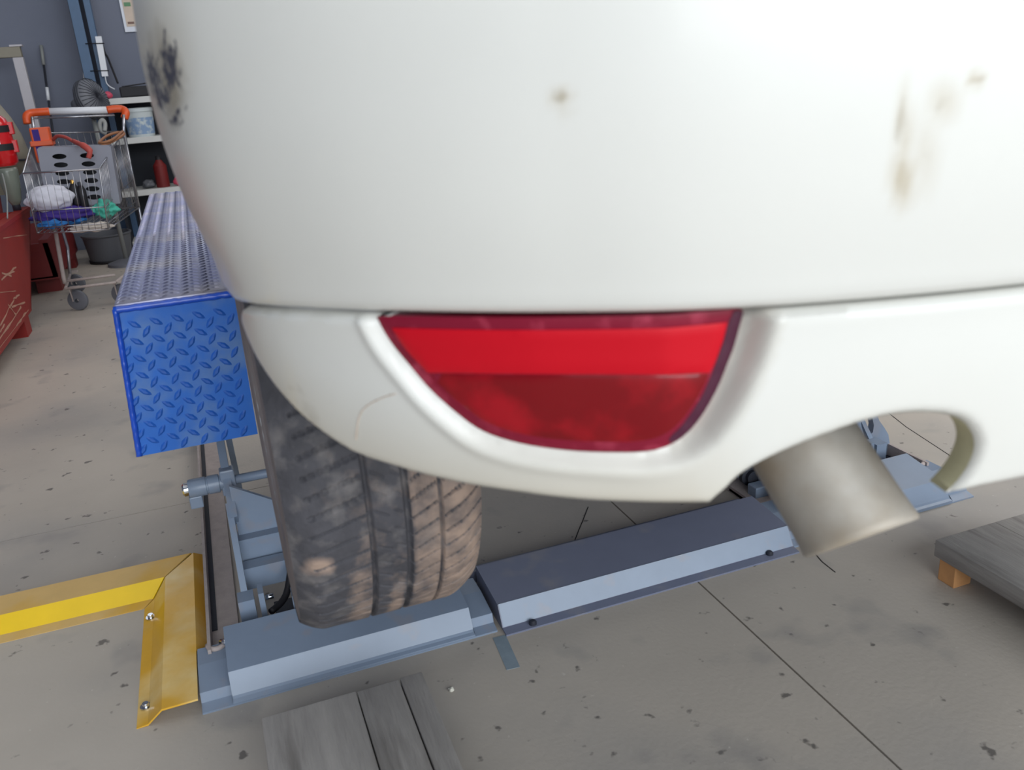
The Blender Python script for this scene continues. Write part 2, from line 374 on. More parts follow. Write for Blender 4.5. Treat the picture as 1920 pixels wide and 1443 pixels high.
seam_px = smooth_poly([(440, 571), (470, 577), (560, 584), (700, 591), (900, 596), (1150, 597), (1410, 588), (1600, 572), (1760, 558), (1930, 545)], 8)
seam = hit(seam_px); seam = seam[np.argsort(seam[:, 0])]
ZSP = np.polyfit(seam[:, 0], seam[:, 1], 3); SLO, SHI = seam[0, 0], seam[-1, 0]
def zseam(s): return np.polyval(ZSP, np.clip(s, SLO, SHI))

# marks on the paint, kept as mesh attributes
def marks(P):
    b = np.array([bearing(p) for p in P]); x, y = b[:, 0], b[:, 1]; n = len(P)
    def el(cx, cy, rx, ry, a=0., pw=1.):
        c, s = math.cos(math.radians(a)), math.sin(math.radians(a)); dx, dy = x-cx, y-cy
        u = (dx*c+dy*s)/rx; v = (-dx*s+dy*c)/ry; return np.clip(1.25-np.hypot(u, v), 0, 1)**pw
    sc = np.zeros(n); di = np.zeros(n)
    for a in ((304, 100, 6, 22, -28), (330, 85, 5, 30, -14), (296, 110, 14, 12), (315, 140, 16, 46, -10), (308, 175, 20, 40, -12), (336, 212, 16, 12), (350, 198, 7, 12, 30), (300, 190, 12, 40, -15), (281, 110, 10, 18), (308, 57, 5, 8), (290, 150, 22, 90, -14), (322, 120, 26, 80, -12), (330, 225, 26, 20)):
        sc = np.maximum(sc, el(*a)*.66)
    for a, k in (((316, 150, 40, 130, -14), .55), ((308, 70, 20, 30), .3), ((1050, 180, 22, 16, 35), .5), ((1062, 215, 7, 14), .35), ((1692, 340, 20, 50, 5), .62), ((1690, 250, 16, 90, 3), .42),
                 ((1832, 147, 14, 14), .85), ((1765, 195, 40, 22, -55), .36), ((1740, 290, 30, 80), .25), ((560, 760, 150, 60, 40), .2), ((700, 500, 40, 20), .15)):
        di = np.maximum(di, el(*a)*min(k*1.35, 1))
    return sc, di
def add_attr(o, name, vals):
    a = o.data.attributes.new(name, 'FLOAT', 'POINT'); a.data.foreach_set('value', np.asarray(vals, dtype=np.float32))

# upper bumper and tailgate skin
def skin(s0, s1, ds, zt, nz, name, curl=True):
    ss = np.arange(s0, s1+ds/2, ds); mb = MB(); rows = []
    zb = zseam(ss)+.0012
    tz = np.concatenate([[0, .002, .005, .010, .018], np.linspace(.05, 1, nz)*(zt-1.0)])
    for j, dz in enumerate(tz):
        z = np.minimum(zb+dz, zt); d = -.016 if j == 0 else (-.005 if j == 1 else (-.0015 if j == 2 else 0))
        rows.append(S(ss, z, d))
    V = np.concatenate(rows); n = len(ss); mb.v = [tuple(p) for p in V]
    mb.f = [[j*n+i, j*n+i+1, (j+1)*n+i+1, (j+1)*n+i] for j in range(len(tz)-1) for i in range(n-1)]; mb.fm = [0]*len(mb.f)
    o = mb.build(name, M['white'], car, True, recalc=False); sc, di = marks(V); add_attr(o, 'scuff', sc); add_attr(o, 'dirt', di); 
    b = np.array([bearing(p) for p in V]); hz = np.zeros(len(V))
    for cx, cy, rx, ry, k in ((1692, 335, 24, 60, .9), (1694, 240, 16, 100, .6), (1770, 190, 34, 46, .5), (1735, 290, 30, 80, .35), (1052, 182, 22, 20, .7), (1064, 212, 9, 18, .5), (1830, 148, 18, 18, .9), (300, 130, 60, 130, .5)):
        hz = np.maximum(hz, k*np.clip(1.3-np.hypot((b[:, 0]-cx)/rx, (b[:, 1]-cy)/ry), 0, 1))
    add_attr(o, 'smear_and_light', hz)
    return o
s_left = SS[np.argmax(PX[:, 1] < 1.0)]
skin(0.05, SS[-1]-.05, .006, 1.55, 110, 'rear_body_panel')
ring = [(*p[:2], 1.545) for p in S(np.arange(.05, SS[-1]-.05, .05), 1.545)]
MB().add(ring, [list(range(len(ring)))]).build('light_block_cap', M['white'], car)  # unseen flat cap over the open body, added to block light
MB().box(.34, 1.46, .80, 2.7, .80, .84).build('underbody', M['liner'], car)
MB().box(.34, .36, .8, 1.75, .80, 1.5).box(1.44, 1.46, .8, 1.75, .8, 1.5).box(.07, 1.73, 1.66, 2.7, .86, .90).build('wheel_housing', M['liner'], car)

# lower bumper with lamp recess and exhaust cut-out
top = hit(smooth_poly([(449, 576), (470, 580), (560, 587), (640, 590), (697, 593), (900, 599), (1150, 600), (1410, 591), (1600, 575), (1760, 561), (1930, 548)], 6))
top = top[np.argsort(top[:, 0])]; top[:, 1] = zseam(top[:, 0])-.0012
bot = hit(smooth_poly([(449, 576), (449, 592), (458, 622), (484, 680), (522, 736), (570, 788), (640, 840), (700, 867), (850, 908), (1050, 938), (1200, 947), (1331, 948)], 6))
arch = hit(smooth_poly([(1331, 948), (1358, 925), (1400, 888), (1476, 849), (1570, 812), (1640, 790), (1700, 779), (1764, 779), (1807, 790), (1830, 814), (1836, 843), (1824, 877), (1803, 907), (1782, 929)], 6))
tail = hit(smooth_poly([(1782, 929), (1850, 915), (1930, 898)], 4))
send = SS[-1]-1.75
ext_t = [(s, float(zseam(s)-.0012)) for s in np.arange(top[-1, 0]+.05, send, .05)]
ext_b = [(s, tail[-1, 1]) for s in np.arange(send, tail[-1, 0]+.03, -.05)]
outl = [tuple(p) for p in top]+ext_t+ext_b+[tuple(p) for p in tail[::-1]][:-1]+[tuple(p) for p in arch[::-1]][:-1]+[tuple(p) for p in bot[::-1]][:-1]
lens_px = smooth_poly([(697, 598), (720, 640), (760, 690), (800, 736), (850, 781), (900, 815), (970, 838), (1060, 852), (1150, 857), (1215, 856), (1262, 844), (1300, 818), (1340, 768), (1370, 710), (1393, 655), (1408, 597)], 4)
lens_top = smooth_poly([(1408, 597), (1300, 602), (1150, 604.5), (900, 603.5), (697, 598)], 5)
def clampz(q): q = np.array(q); q[:, 1] = np.minimum(q[:, 1], zseam(q[:, 0])-.0018); return q
LN = clampz(hit(lens_px)); lt_ = clampz(hit(lens_top)); lt_[:, 1] = zseam(lt_[:, 0])-.0018
LH = [tuple(p) for p in LN]+[tuple(p) for p in lt_][1:-1]
def dist_open(P, line):
    line = np.asarray(line); P = np.asarray(P); e = line[1:]-line[:-1]; dv = P[:, None]-line[None, :-1]
    t = np.clip((dv*e).sum(2)/(e*e).sum(1), 0, 1); r = dv-t[..., None]*e; d = np.hypot(r[..., 0], r[..., 1]); k = d.argmin(1); ar = np.arange(len(P))
    return d[ar, k], (k+t[ar, k])/len(e)
def recess(P):
    """depth of the scoop around the lamp: shallow on the corner side, deep towards the middle of the car"""
    d, u = dist_open(P, LN)
    wd = np.interp(u, [0, .3, .5, .62, .75, 1], [.011, .012, .012, .014, .021, .022]); dp = np.interp(u, [0, .3, .5, .62, .75, 1], [.006, .007, .0075, .010, .020, .024])
    ins = np.array([inside(p, LH) for p in P]); d = np.where(ins, 0, d)
    t = np.clip(1-d/wd, 0, 1)
    rid = .0022*np.exp(-((d-wd*1.25)/(.005))**2)*np.interp(u, [0, .5, .7, 1], [1, 1, .3, .0])
    return -dp*sstep(0, 1, t)+rid
def cdt_surface(outline, holes, spacing, extra=()):
    o = [Vector(p) for p in outline]; es = [(i, (i+1) % len(o)) for i in range(len(o))]; vs = list(o)
    for h in holes:
        k = len(vs); vs += [Vector(p) for p in h]; es += [(k+i, k+(i+1) % len(h)) for i in range(len(h))]
    x0, x1 = min(p[0] for p in outline), max(p[0] for p in outline); y0, y1 = min(p[1] for p in outline), max(p[1] for p in outline)
    G = []
    j = 0; y = y0
    while y < y1:
        x = x0+(spacing/2 if j % 2 else 0)
        while x < x1: G.append((x, y)); x += spacing
        y += spacing*.866; j += 1
    alll = [np.array(list(outline)+[outline[0]])]+[np.array(list(h)+[h[0]]) for h in holes]
    GA = np.array(G); dm = np.full(len(GA), 9.)
    for a in alll: dm = np.minimum(dm, dist_open(GA, a)[0])
    for p, dd in zip(G, dm):
        if dd > spacing*.45 and inside(p, outline) and not any(inside(p, h) for h in holes): vs.append(Vector(p))
    V, E, Fc = delaunay_2d_cdt(vs, es, [], 0, 1e-7)[:3]; keep = []
    for f in Fc:
        c = sum((V[i] for i in f), Vector((0, 0)))/3
        if inside(c, outline) and not any(inside(c, h) for h in holes): keep.append(list(f))
    return np.array([v[:] for v in V]), keep
V2, T2 = cdt_surface(outl, [LH], .0045)
ls0, ls1 = min(p[0] for p in LH)+.002, max(p[0] for p in LH)-.002
def over_lamp(f): c = V2[f].mean(0); return ls0 < c[0] < ls1 and c[1] > zseam(c[0])-.0019
T2 = [f for f in T2 if not over_lamp(f)]
dtop = zseam(V2[:, 0])-.0012-V2[:, 1]
roll = -.009*np.clip(1-dtop/.006, 0, 1)**2
ob = np.array(outl+[outl[0]])
botline = np.array([tuple(p) for p in bot]+[tuple(p) for p in arch[1:]]+[tuple(p) for p in tail[1:]])
db, ub = dist_open(V2, botline)
roll2 = -.006*np.clip(1-db/.007, 0, 1)**2
P3 = S(V2[:, 0], V2[:, 1], recess(V2)+roll+roll2)
mb = MB(); mb.v = [tuple(p) for p in P3]; mb.f = [list(t) for t in T2]; mb.fm = [0]*len(T2)
cnt = {}
for f in T2:
    for i in range(3): cnt[(f[i], f[(i+1) % 3])] = 1
bedge = [e for e in cnt if (e[1], e[0]) not in cnt]; lip = {}
Ppx = None
for a, b in bedge:
    for i in (a, b):
        if i not in lip:
            isl = dist_open(V2[i:i+1], botline)[0][0] < 1e-4; dd = .022 if isl else .012
            p = S(V2[i, 0], V2[i, 1], float(recess(V2[i:i+1])[0])-dd+float(roll[i]+roll2[i])); lip[i] = len(mb.v); mb.v.append(tuple(np.ravel(p)))
    onlow = dist_open((V2[a:a+1]+V2[b:b+1])/2, botline)[0][0] < 2e-3
    mb.f.append([b, a, lip[a], lip[b]]); mb.fm.append(1 if onlow else 0)
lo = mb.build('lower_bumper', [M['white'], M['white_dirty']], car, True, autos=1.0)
allv = np.array(mb.v); sc, di = marks(allv)
hz = np.zeros(len(allv)); hz[:len(V2)] = np.clip(1-db/.08, 0, 1)**1.3*.7  # cream towards the lower edge paints in bounce from the warm floor
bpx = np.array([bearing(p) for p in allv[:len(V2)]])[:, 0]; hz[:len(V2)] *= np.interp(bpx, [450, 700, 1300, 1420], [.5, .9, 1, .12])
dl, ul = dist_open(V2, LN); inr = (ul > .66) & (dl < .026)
hz[:len(V2)] = np.maximum(hz[:len(V2)], inr*.38*np.clip(1-dl/.028, 0, 1)**.4)  # shade of the recess wall by the lamp, painted into the colour
fd, _ = dist_open(allv[:, :1]*0+np.array([bearing(p) for p in allv]), np.array([(668, 822), (672, 780), (690, 758), (735, 738)]))
di = np.maximum(di, np.clip(1-fd/4, 0, 1)*.5)
add_attr(lo, 'scuff', sc*0); add_attr(lo, 'dirt', di); add_attr(lo, 'smear_and_light', hz)

hc = S(*hit(smooth_poly([(668, 824), (671, 795), (678, 772), (694, 757), (718, 745), (742, 738)], 4)).T, .0004)
MB().tube([tuple(p) for p in hc], .0005, 5).build('hairline_crack', M['tan'], car)
# bumper lamp: rim, upper reflector, lower lens
def lens_piece(name, out_px, dep, m, parent, bulge=.0, holes=()):
    if out_px is not None:
        dn_ = []
        for i in range(len(out_px)):
            a, b = out_px[i-1], out_px[i]; k = max(1, int(math.hypot(b[0]-a[0], b[1]-a[1])/12))
            dn_ += [(a[0]+(b[0]-a[0])*j/k, a[1]+(b[1]-a[1])*j/k) for j in range(k)]
        out_px = dn_
    o = [tuple(p) for p in (LH if out_px is None else clampz(hit(out_px)))]; hs = [[tuple(p) for p in hit(h)] for h in holes]
    V, T = cdt_surface(o, hs, .006); b = np.array([bearing(p) for p in S(V[:, 0], V[:, 1])])
    base = np.interp(b[:, 0], [700, 1000, 1250, 1410], [-.005, -.0065, -.010, -.021])
    d = dist_open(V, np.array(o+[o[0]]))[0]
    P = S(V[:, 0], V[:, 1], base+dep-.0012*np.clip(1-d/.0015, 0, 1)**2+bulge*np.clip(d/.03, 0, 1))
    mb = MB(); mb.v = [tuple(p) for p in P]; mb.f = [list(t) for t in T]; mb.fm = [0]*len(T); c = {}
    for f in T:
        for i in range(3): c[(f[i], f[(i+1) % 3])] = 1
    lp = {}
    for a, bb in [e for e in c if (e[1], e[0]) not in c]:
        for i in (a, bb):
            if i not in lp: lp[i] = len(mb.v); mb.v.append(tuple(np.ravel(S(V[i, 0], V[i, 1], float(base[i])+dep-.012))))
        mb.f.append([bb, a, lp[a], lp[bb]]); mb.fm.append(0)
    return mb.build(name, m, parent, True, autos=.9)
lamp = sub_empty('bumper_lamp', car, (.2, .5, .93))
edge = lens_px[:-1]+lens_top[:-1]
cx, cy = 1060, 700
def inset(P, l, r, t, bt):
    out = []
    for x, y in P:
        kx = np.interp(x, [697, 1060, 1408], [l, 0, -r]); ky = np.interp(y, [597, 700, 857], [t, 0, -bt]); out.append((x+kx, y+ky))
    return out
rim_in = inset(edge, 32, 34, 20, 20)
lens_piece('lamp_rim', None, 0, M['red_rim'], lamp)
rin = np.array(rim_in)
def clip_y(P, f, keep_above):
    out = []; n = len(P)
    for i in range(n):
        a, b = P[i], P[(i+1) % n]; fa, fb = a[1]-f(a[0]), b[1]-f(b[0])
        if keep_above: fa, fb = -fa, -fb
        if fa >= 0: out.append(a)
        if fa*fb < 0: t = fa/(fa-fb); out.append((a[0]+(b[0]-a[0])*t, a[1]+(b[1]-a[1])*t))
    return out
split = lambda x: 702+(x-800)*.018
lens_piece('upper_reflector', clip_y(rim_in, split, True), .0022, M['red_hi'], lamp)
lens_piece('lower_lens', clip_y(rim_in, lambda x: split(x)+2, False), .0012, M['red_lo'], lamp, .001)
pe = [(1408, 599), (1392, 655), (1369, 710), (1339, 768), (1299, 818), (1264, 840), (1256, 832), (1284, 806), (1318, 762), (1346, 706), (1366, 655), (1386, 600)]
lens_piece('dark_lamp_edge', smooth_poly(pe+[pe[0]], 3)[:-1], .0016, M['plum'], lamp)

# tailpipe
A = at(1470, 775, Y=.62); B = at(1617, 1010, Y=.535); ax = (B-A).normalized(); Ln = (B-A).length
mb = MB(); mb.lathe([(.0500, 0), (.0505, .3*Ln), (.0510, .75*Ln), (.0520, .93*Ln), (.0525, .97*Ln), (.0505, Ln), (.0475, Ln), (.0465, .95*Ln), (.0465, 0)], A, ax, 48)
lat = ax.cross(Vector((0, 1, 0))); lat = -lat if lat.x < 0 else lat
mb.v = [tuple(Vector(v)+ax*(.0095*min(max(((Vector(v)-A).dot(ax)/Ln-.5)*2, 0), 1)*(Vector(v)-A).dot(lat)/.05)) for v in mb.v]
mb.build('tailpipe', M['exhaust'], car, True)
MB().tube([A+Vector((0, 0, 0)), A+Vector((-.01, .05, .03)), A+Vector((0, .15, .04)), A+Vector((0, .5, .03))], .028, 16).build('exhaust_pipe', M['exhaust'], car, True)

# wheel
YC, ZC, RT, XL, XR = 1.27, .681, .32, .030, .281
wheel = sub_empty('wheel', car, (.15, YC, ZC))
nu, nv = 150, 1400
def tyre_mesh(xl, xr, yc, zc, vis):
    W = xr-xl; us = np.linspace(0, 1, nu)
    ang = np.concatenate([np.linspace(-PI*.98, PI*.22, nv-300), np.linspace(PI*.22, PI*1.02, 301)[1:]]) if vis else np.linspace(-PI, PI, 301)
    vsn = len(ang); U, A_ = np.meshgrid(us, ang)
    x = U
    r = RT-.002-.030*np.clip(abs(x-.5)*2-.72, 0, 1)**1.6*5.0*.9
    g = np.zeros_like(x)
    for c, wd in ((.40, .024), (.59, .026), (.765, .020)):
        cc = c
        g = np.maximum(g, .0075*np.clip((wd/2-abs(x-cc))/.006+.5, 0, 1))
    per = 2*PI/74
    def sipe(x0, x1, slope, ph, dep, wdt):
        t = (A_+slope*(x-x0)+ph) % per; t = np.minimum(t, per-t)
        m = ((x > x0) & (x < x1)); return np.where(m, dep*np.clip((wdt/2-t)/.0018+.5, 0, 1), 0)
    g = np.maximum(g, sipe(.785, 1.0, .42, 0, .006, .013)); g = np.maximum(g, sipe(.61, .75, .42, .02, .006, .011))
    g = np.maximum(g, sipe(.10, .385, .20, .03, .0055, .013)); g = np.maximum(g, sipe(.425, .49, -.5, .01, .0035, .009)); g = np.maximum(g, sipe(.52, .57, -.5, .0, .003, .008))
    rr = r-g
    P = np.stack([xl+W*x, yc+rr*np.cos(A_), zc+rr*np.sin(A_)], -1)
    mb = MB(); mb.v = [tuple(p) for p in P.reshape(-1, 3)]
    mb.f = [[j*nu+i, j*nu+i+1, (j+1)*nu+i+1, (j+1)*nu+i] for j in range(vsn-1) for i in range(nu-1)]; mb.fm = [0]*len(mb.f)
    return mb, P, U, g
mb, P, U, g = tyre_mesh(XL, XR, YC, ZC, True)
ty = mb.build('tyre_tread', M['rubber'], wheel, True, recalc=False)
zz = P[..., 2]
mud = np.interp(U, [0, .15, .3, .45, .58, .60, .63, .8, 1], [.04, .08, .13, .16, .15, .24, .46, .56, .60])
lowband = np.exp(-((zz-.50)/.10)**2)
mud = mud*np.interp(zz, [.38, .42, .72, .85], [.75, 1, .9, .4])+.30*sstep(.20, .33, U)*(U < .385)*lowband+.34*sstep(.46, .51, U)*(1-sstep(.54, .58, U))*np.exp(-((zz-.47)/.07)**2)
bx = np.array([bearing(p) for p in P.reshape(-1, 3)]).reshape(P.shape[0], P.shape[1], 2)
mud = mud+.75*np.clip(1.2-np.hypot((bx[..., 0]-595)/34, (bx[..., 1]-1060)/22), 0, 1)
mud = np.clip(np.where(g > .0055, mud*.3+.10, np.where(g > .002, mud*.15, mud)), 0, .8)
add_attr(ty, 'mud', mud.ravel())
def sidewall(x, sgn, yc, zc):
    m = MB(); pr = [(RT-.045, .0), (RT-.060, .001), (RT-.080, .0015), (RT-.10, .0), (RT-.115, -.004), (RT-.12, -.012)]
    pr = [(RT-.0225, -.0005)]+pr
    m.lathe(pr, (x, yc, zc), (sgn, 0, 0), 96); return m
sidewall(XL, -1, YC, ZC).build('sidewall', M['side_rubber'], wheel, True)
sidewall(XR, 1, YC, ZC).build('sidewall', M['side_rubber'], wheel, True)
MB().lathe([(.205, 0), (.20, .03), (.19, .035), (.05, .06), (.0, .06)], (XL+.004, YC, ZC), (1, 0, 0), 48).build('rim', M['rim'], wheel, True)
wheel2 = sub_empty('wheel', car, (1.65, YC, ZC))
mb, *_ = tyre_mesh(1.80-XR, 1.80-XL, YC, ZC, False); mb.build('tyre_tread', M['rubber'], wheel2, True, recalc=False)
sidewall(1.80-XR, -1, YC, ZC).build('sidewall', M['side_rubber'], wheel2, True); sidewall(1.80-XL, 1, YC, ZC).build('sidewall', M['side_rubber'], wheel2, True)

# ------------------------------------------------------------------ scissor lift units
YF, YB = 1.72, 3.85
PXL, PXR, ZT, ZB = -.183, .0335, .804, .498
def lozenge(mb, c, u, v, n, L_, W_, h):
    """one raised lens of the tread pattern: c centre, u long axis, v short axis, n outward"""
    k = 8; base = []; 
    for i in range(k):
        t = 2*PI*i/k; x = math.cos(t)*L_/2; y = math.sin(t)*W_/2*(1-.35*abs(math.cos(t))); base.append(c+u*x+v*y)
    mid_ = [c+(p-c)*.45+n*h for p in base]
    mb.add(base+mid_, [[i, (i+1) % k, k+(i+1) % k, k+i] for i in range(k)]+[[k+i for i in range(k)]])
def lift_unit(mx, label, near):
    X = (lambda x: x) if not mx else (lambda x: 1.65-x)
    t = thing('scissor_lift', label, 'car lift', (X(.1), 2.4, 0))
    def bx(mb, x0, x1, *r, b=0): a, c = sorted((X(x0), X(x1))); return mb.box(a, c, *r, b=b)
    # platform: worn top deck with painted-in sheen, painted side and end plate
    bx(MB(), PXL, PXR, YF, YB, ZT-.055, ZT-.002, b=.006).build('platform', M['blue_top'], t, True, .6)
    m = MB(); sx = -1 if mx else 1
    m.hexa([(X(PXL-.018), YF-.008, ZB), (X(PXR-.003), YF-.008, ZB), (X(PXR-.003), YF+.002, ZB), (X(PXL-.018), YF+.002, ZB), (X(PXL), YF-.008, ZT-.010), (X(PXR), YF-.008, ZT-.010), (X(PXR), YF+.002, ZT-.010), (X(PXL), YF+.002, ZT-.010)])
    m.build('end_plate', M['blue'], t)
    for xx in (PXL,):
        pts = [Vector((X(xx+.004-.018*(ZT-z)/(ZT-ZB)), YF-.008+.002*math.sin(z*300), z)) for z in np.arange(ZB, ZT-.004, .008)]
        MB().tube(pts, [.006+.0016*noise.noise(Vector((z*60, 0, 0))) for z in range(len(pts))], 8).build('edge_bead', M['blue_rail'], t, True)
    pts = [Vector((X(PXL+(PXR-PXL)*k/28), YF-.008, ZT-.011+.0012*noise.noise(Vector((k*.9, 2, 0))))) for k in range(29)]
    MB().tube(pts, [.0068+.0012*noise.noise(Vector((k*.7, 5, 0))) for k in range(29)], 8).build('edge_bead', M['blue_rail'], t, True)
    if near:
        PX_, PZ_ = .0385, .0335
        def pattern(u0, u1, v0, v1, left, place):
            m = MB(); j = 0; v = v0
            while v < v1:
                u = u0+(PX_/2 if j % 2 else 0)+left(v)
                while u < u1:
                    a = math.radians(-36 if j % 2 else 54); place(m, u, v, a); u += PX_
                v += PZ_/2; j += 1
            return m
        def on_face(m, u, v, a): lozenge(m, Vector((X(u), YF-.0078, v)), Vector((math.cos(a), 0, math.sin(a))), Vector((-math.sin(a), 0, math.cos(a))), Vector((0, -1, 0)), .0290, .0120, .0030)
        def on_deck(m, u, v, a): lozenge(m, Vector((X(u), v, ZT-.002)), Vector((math.cos(a), math.sin(a), 0)), Vector((-math.sin(a), math.cos(a), 0)), Vector((0, 0, 1)), .0265, .0105, .0030)
        pattern(PXL+.013, PXR-.012, ZB+.012, ZT-.026, lambda v: -.018*(ZT-v)/(ZT-ZB), on_face).build('tread_pattern', M['blue_worn'], t)['kind'] = 'stuff'
        pattern(PXL+.013, PXR-.012, YF+.014, YB-.015, lambda v: 0, on_deck).build('tread_pattern', M['blue_top'], t)['kind'] = 'stuff'
    # base frame
    a, b = ((-.172, .452) if not mx else (1.238, 1.822))
    MB().prism([(1.532, 0), (1.532, .004), (1.556, .010), (1.562, .030), (1.64, .042), (1.70, .042), (1.70, 0)], a, b, 0).build('base_crossbeam', M['grey'], t)
    a, b = ((-.112, .400) if not mx else (1.30, 1.745))
    MB().prism([(1.530, .006), (1.530, .010), (1.540, .014), (1.566, .058), (1.700, .080), (1.704, .076), (1.704, .045), (1.64, .045), (1.560, .034)], a, b, 0).build('base_cover', M['grey'], t)
    bx(MB(), -.150, -.143, 1.67, 4.2, 0, .052).build('rail_wall', M['dusty'], t)
    bx(MB(), -.143, -.085, 1.705, 4.2, 0, .012).build('rail_plate', M['dusty'], t)
    bx(MB(), -.143, -.131, 1.80, 4.2, .012, .016).build('rail_slot', M['dark'], t)
    bx(MB(), .30, .38, 1.705, 4.2, 0, .02).build('rail_plate', M['dusty'], t)
    # slider bracket at the near end of the rail
    m = MB(); ring_ = [(X(-.132+.018*math.cos(q)), 1.70+.022*math.sin(q), .045) for q in np.linspace(PI, 2*PI, 10)]
    m.tube(ring_, .006, 8); m.build('end_stop', M['dusty'], t, True)
    MB().tube([(X(-.122), 1.690, .052), (X(-.108), 1.675, .056)], .006, 10).build('adjusting_screw', M['chrome'], t, True)
    # scissor arms (flat bars on edge), pivot and bosses
    def bar(x0, x1, p, q, h, h2=None):
        d = Vector((0, q[0]-p[0], q[1]-p[1])).normalized(); n = Vector((0, -d.z, d.y)); h2 = h2 or h
        m = MB(); P0 = Vector((0, *p)); P1 = Vector((0, *q)); c = []
        for xx in (x0, x1):
            for pt, hh in ((P0, h), (P1, h2)):
                for sg in (-1, 1): w_ = pt+n*sg*hh; c.append((X(xx), w_.y, w_.z))
        return m.add(c, [(0, 1, 3, 2), (4, 6, 7, 5), (0, 2, 6, 4), (1, 5, 7, 3), (0, 4, 5, 1), (2, 3, 7, 6)])
    bar(-.066, -.052, (1.79, .050), (1.96, .235), .022, .028).build('scissor_arm', M['grey'], t)
    bar(-.062, -.044, (1.93, .21), (2.45, .72), .026).build('scissor_arm', M['grey'], t)
    bar(-.040, -.026, (2.32, .10), (1.80, .72), .020).build('scissor_arm', M['grey'], t)
    bar(.30, .318, (1.79, .050), (2.45, .72), .026).build('scissor_arm', M['grey'], t)
    MB().tube([(X(-.150), 2.0, .283), (X(.318), 2.0, .283)], .0115, 16).build('pivot_shaft', M['grey'], t, True)
    m = MB().lathe([(.0, 0), (.021, 0), (.0225, .003), (.0225, .040), (.0205, .041), (.0205, .044), (.0225, .045), (.0225, .070), (.019, .071), (.019, .085), (.0, .085)], (X(-.142), 2.0, .283), (sx, 0, 0), 28)
    m.build('pivot_boss', M['grey'], t, True, .5)
    MB().lathe([(0, 0), (.012, 0), (.016, .004), (.016, .014), (.0, .014)], (X(-.156), 2.0, .283), (sx, 0, 0), 20).build('pivot_nut', M['chrome'], t, True, .5)
    bx(MB(), -.068, -.034, 1.982, 2.014, .252, .318, b=.004).build('shaft_block', M['grey'], t)
    bx(MB(), -.145, -.115, 1.985, 2.03, .235, .266, b=.003).build('boss_bracket', M['grey'], t)
    # rear cross members and gusset, nearer than the shaft
    bx(MB(), -.052, .31, 1.86, 1.90, .06, .115).build('cross_member', M['grey'], t)
    bx(MB(), -.052, .31, 1.91, 1.96, .09, .165).build('cross_member', M['grey'], t)
    m = MB().prism([(X(-.05), .165), (X(.31), .165), (X(.31), .215), (X(.06), .225), (X(-.05), .295)], 1.94, 1.952, 1); m.build('gusset_plate', M['grey'], t)
    bx(MB(), -.075, -.040, 1.755, 1.80, .03, .095).build('pivot_lug', M['grey'], t)
    bx(MB(), -.030, -.018, 1.755, 1.80, .03, .105).build('pivot_lug', M['grey'], t)
    MB().tube([(X(-.016), 1.775, .080), (X(.002), 1.775, .080)], .006, 10).build('lug_bolt', M['chrome'], t, True)
    bx(MB(), .0, .38, 1.705, 1.86, .004, .012).build('floor_pan', M['dark'], t)
    MB().tube(spline([(X(-.01), 1.76, .05), (X(.03), 1.80, .06), (X(.07), 1.86, .13), (X(.14), 1.87, .16)], 6), .008, 8).build('hydraulic_hose', M['black'], t, True)
    bx(MB(), .04, .09, 1.72, 1.76, .05, .10).build('hose_block', M['grey'], t)
    # hydraulic ram lying inside
    xr = .335 if not mx else 1.65-1.318
    MB().tube([(X(xr), 1.84, .055), (X(xr), 3.4, .075)], .026, 18).build('ram_cylinder', M['grey'], t, True)
    MB().lathe([(.0, 0), (.020, 0), (.020, .012), (.030, .014), (.030, .03), (.0, .03)], (X(xr), 1.812, .054), (0, 1, 0), 20).build('ram_cap', M['dark'], t, True, .5)
    bx(MB(), xr-.03, xr+.03, 1.76, 1.80, .012, .050, b=.003).build('ram_lug', M['grey'], t)
    MB().tube(spline([(X(xr-.035), 1.80, .03), (X(xr-.04), 1.76, .05), (X(xr-.03), 1.75, .09), (X(xr-.035), 1.78, .12)], 5), .003, 6).build('hose_clip', M['chrome'], t, True)
    return t
l1 = lift_unit(False, 'left scissor lift unit with blue tread plate platform beside the tyre', True)
l2 = lift_unit(True, 'right scissor lift unit seen through the exhaust cut-out', False)
# locking hook of the right unit
hk = [at(x, y, Y=1.83) for x, y in ((1596, 778), (1600, 800), (1605, 814), (1614, 825), (1628, 829), (1631, 843), (1650, 853), (1667, 847), (1661, 812), (1654, 800), (1644, 786), (1640, 775), (1630, 775), (1634, 795), (1632, 808), (1624, 815), (1615, 811), (1611, 798), (1608, 776))]
MB().prism([(p.x, p.z) for p in hk], 1.82, 1.842, 1).build('locking_hook', M['grey'], l2)
for x, y in ((1650, 862), (1672, 868)):
    p = at(x, y, Y=1.80); MB().lathe([(0, 0), (.016, 0), (.018, .003), (.018, .010), (0, .010)], p, (1, -.2, 0), 20).build('hook_washer', M['dark' if x < 1660 else 'grey'], l2, True, .5)
p = at(1655, 860, Y=1.795); MB().lathe([(0, 0), (.006, 0), (.006, .004), (0, .004)], p, (0, -1, 0.3), 12).build('grease_nipple', M['gold'], l2, True)

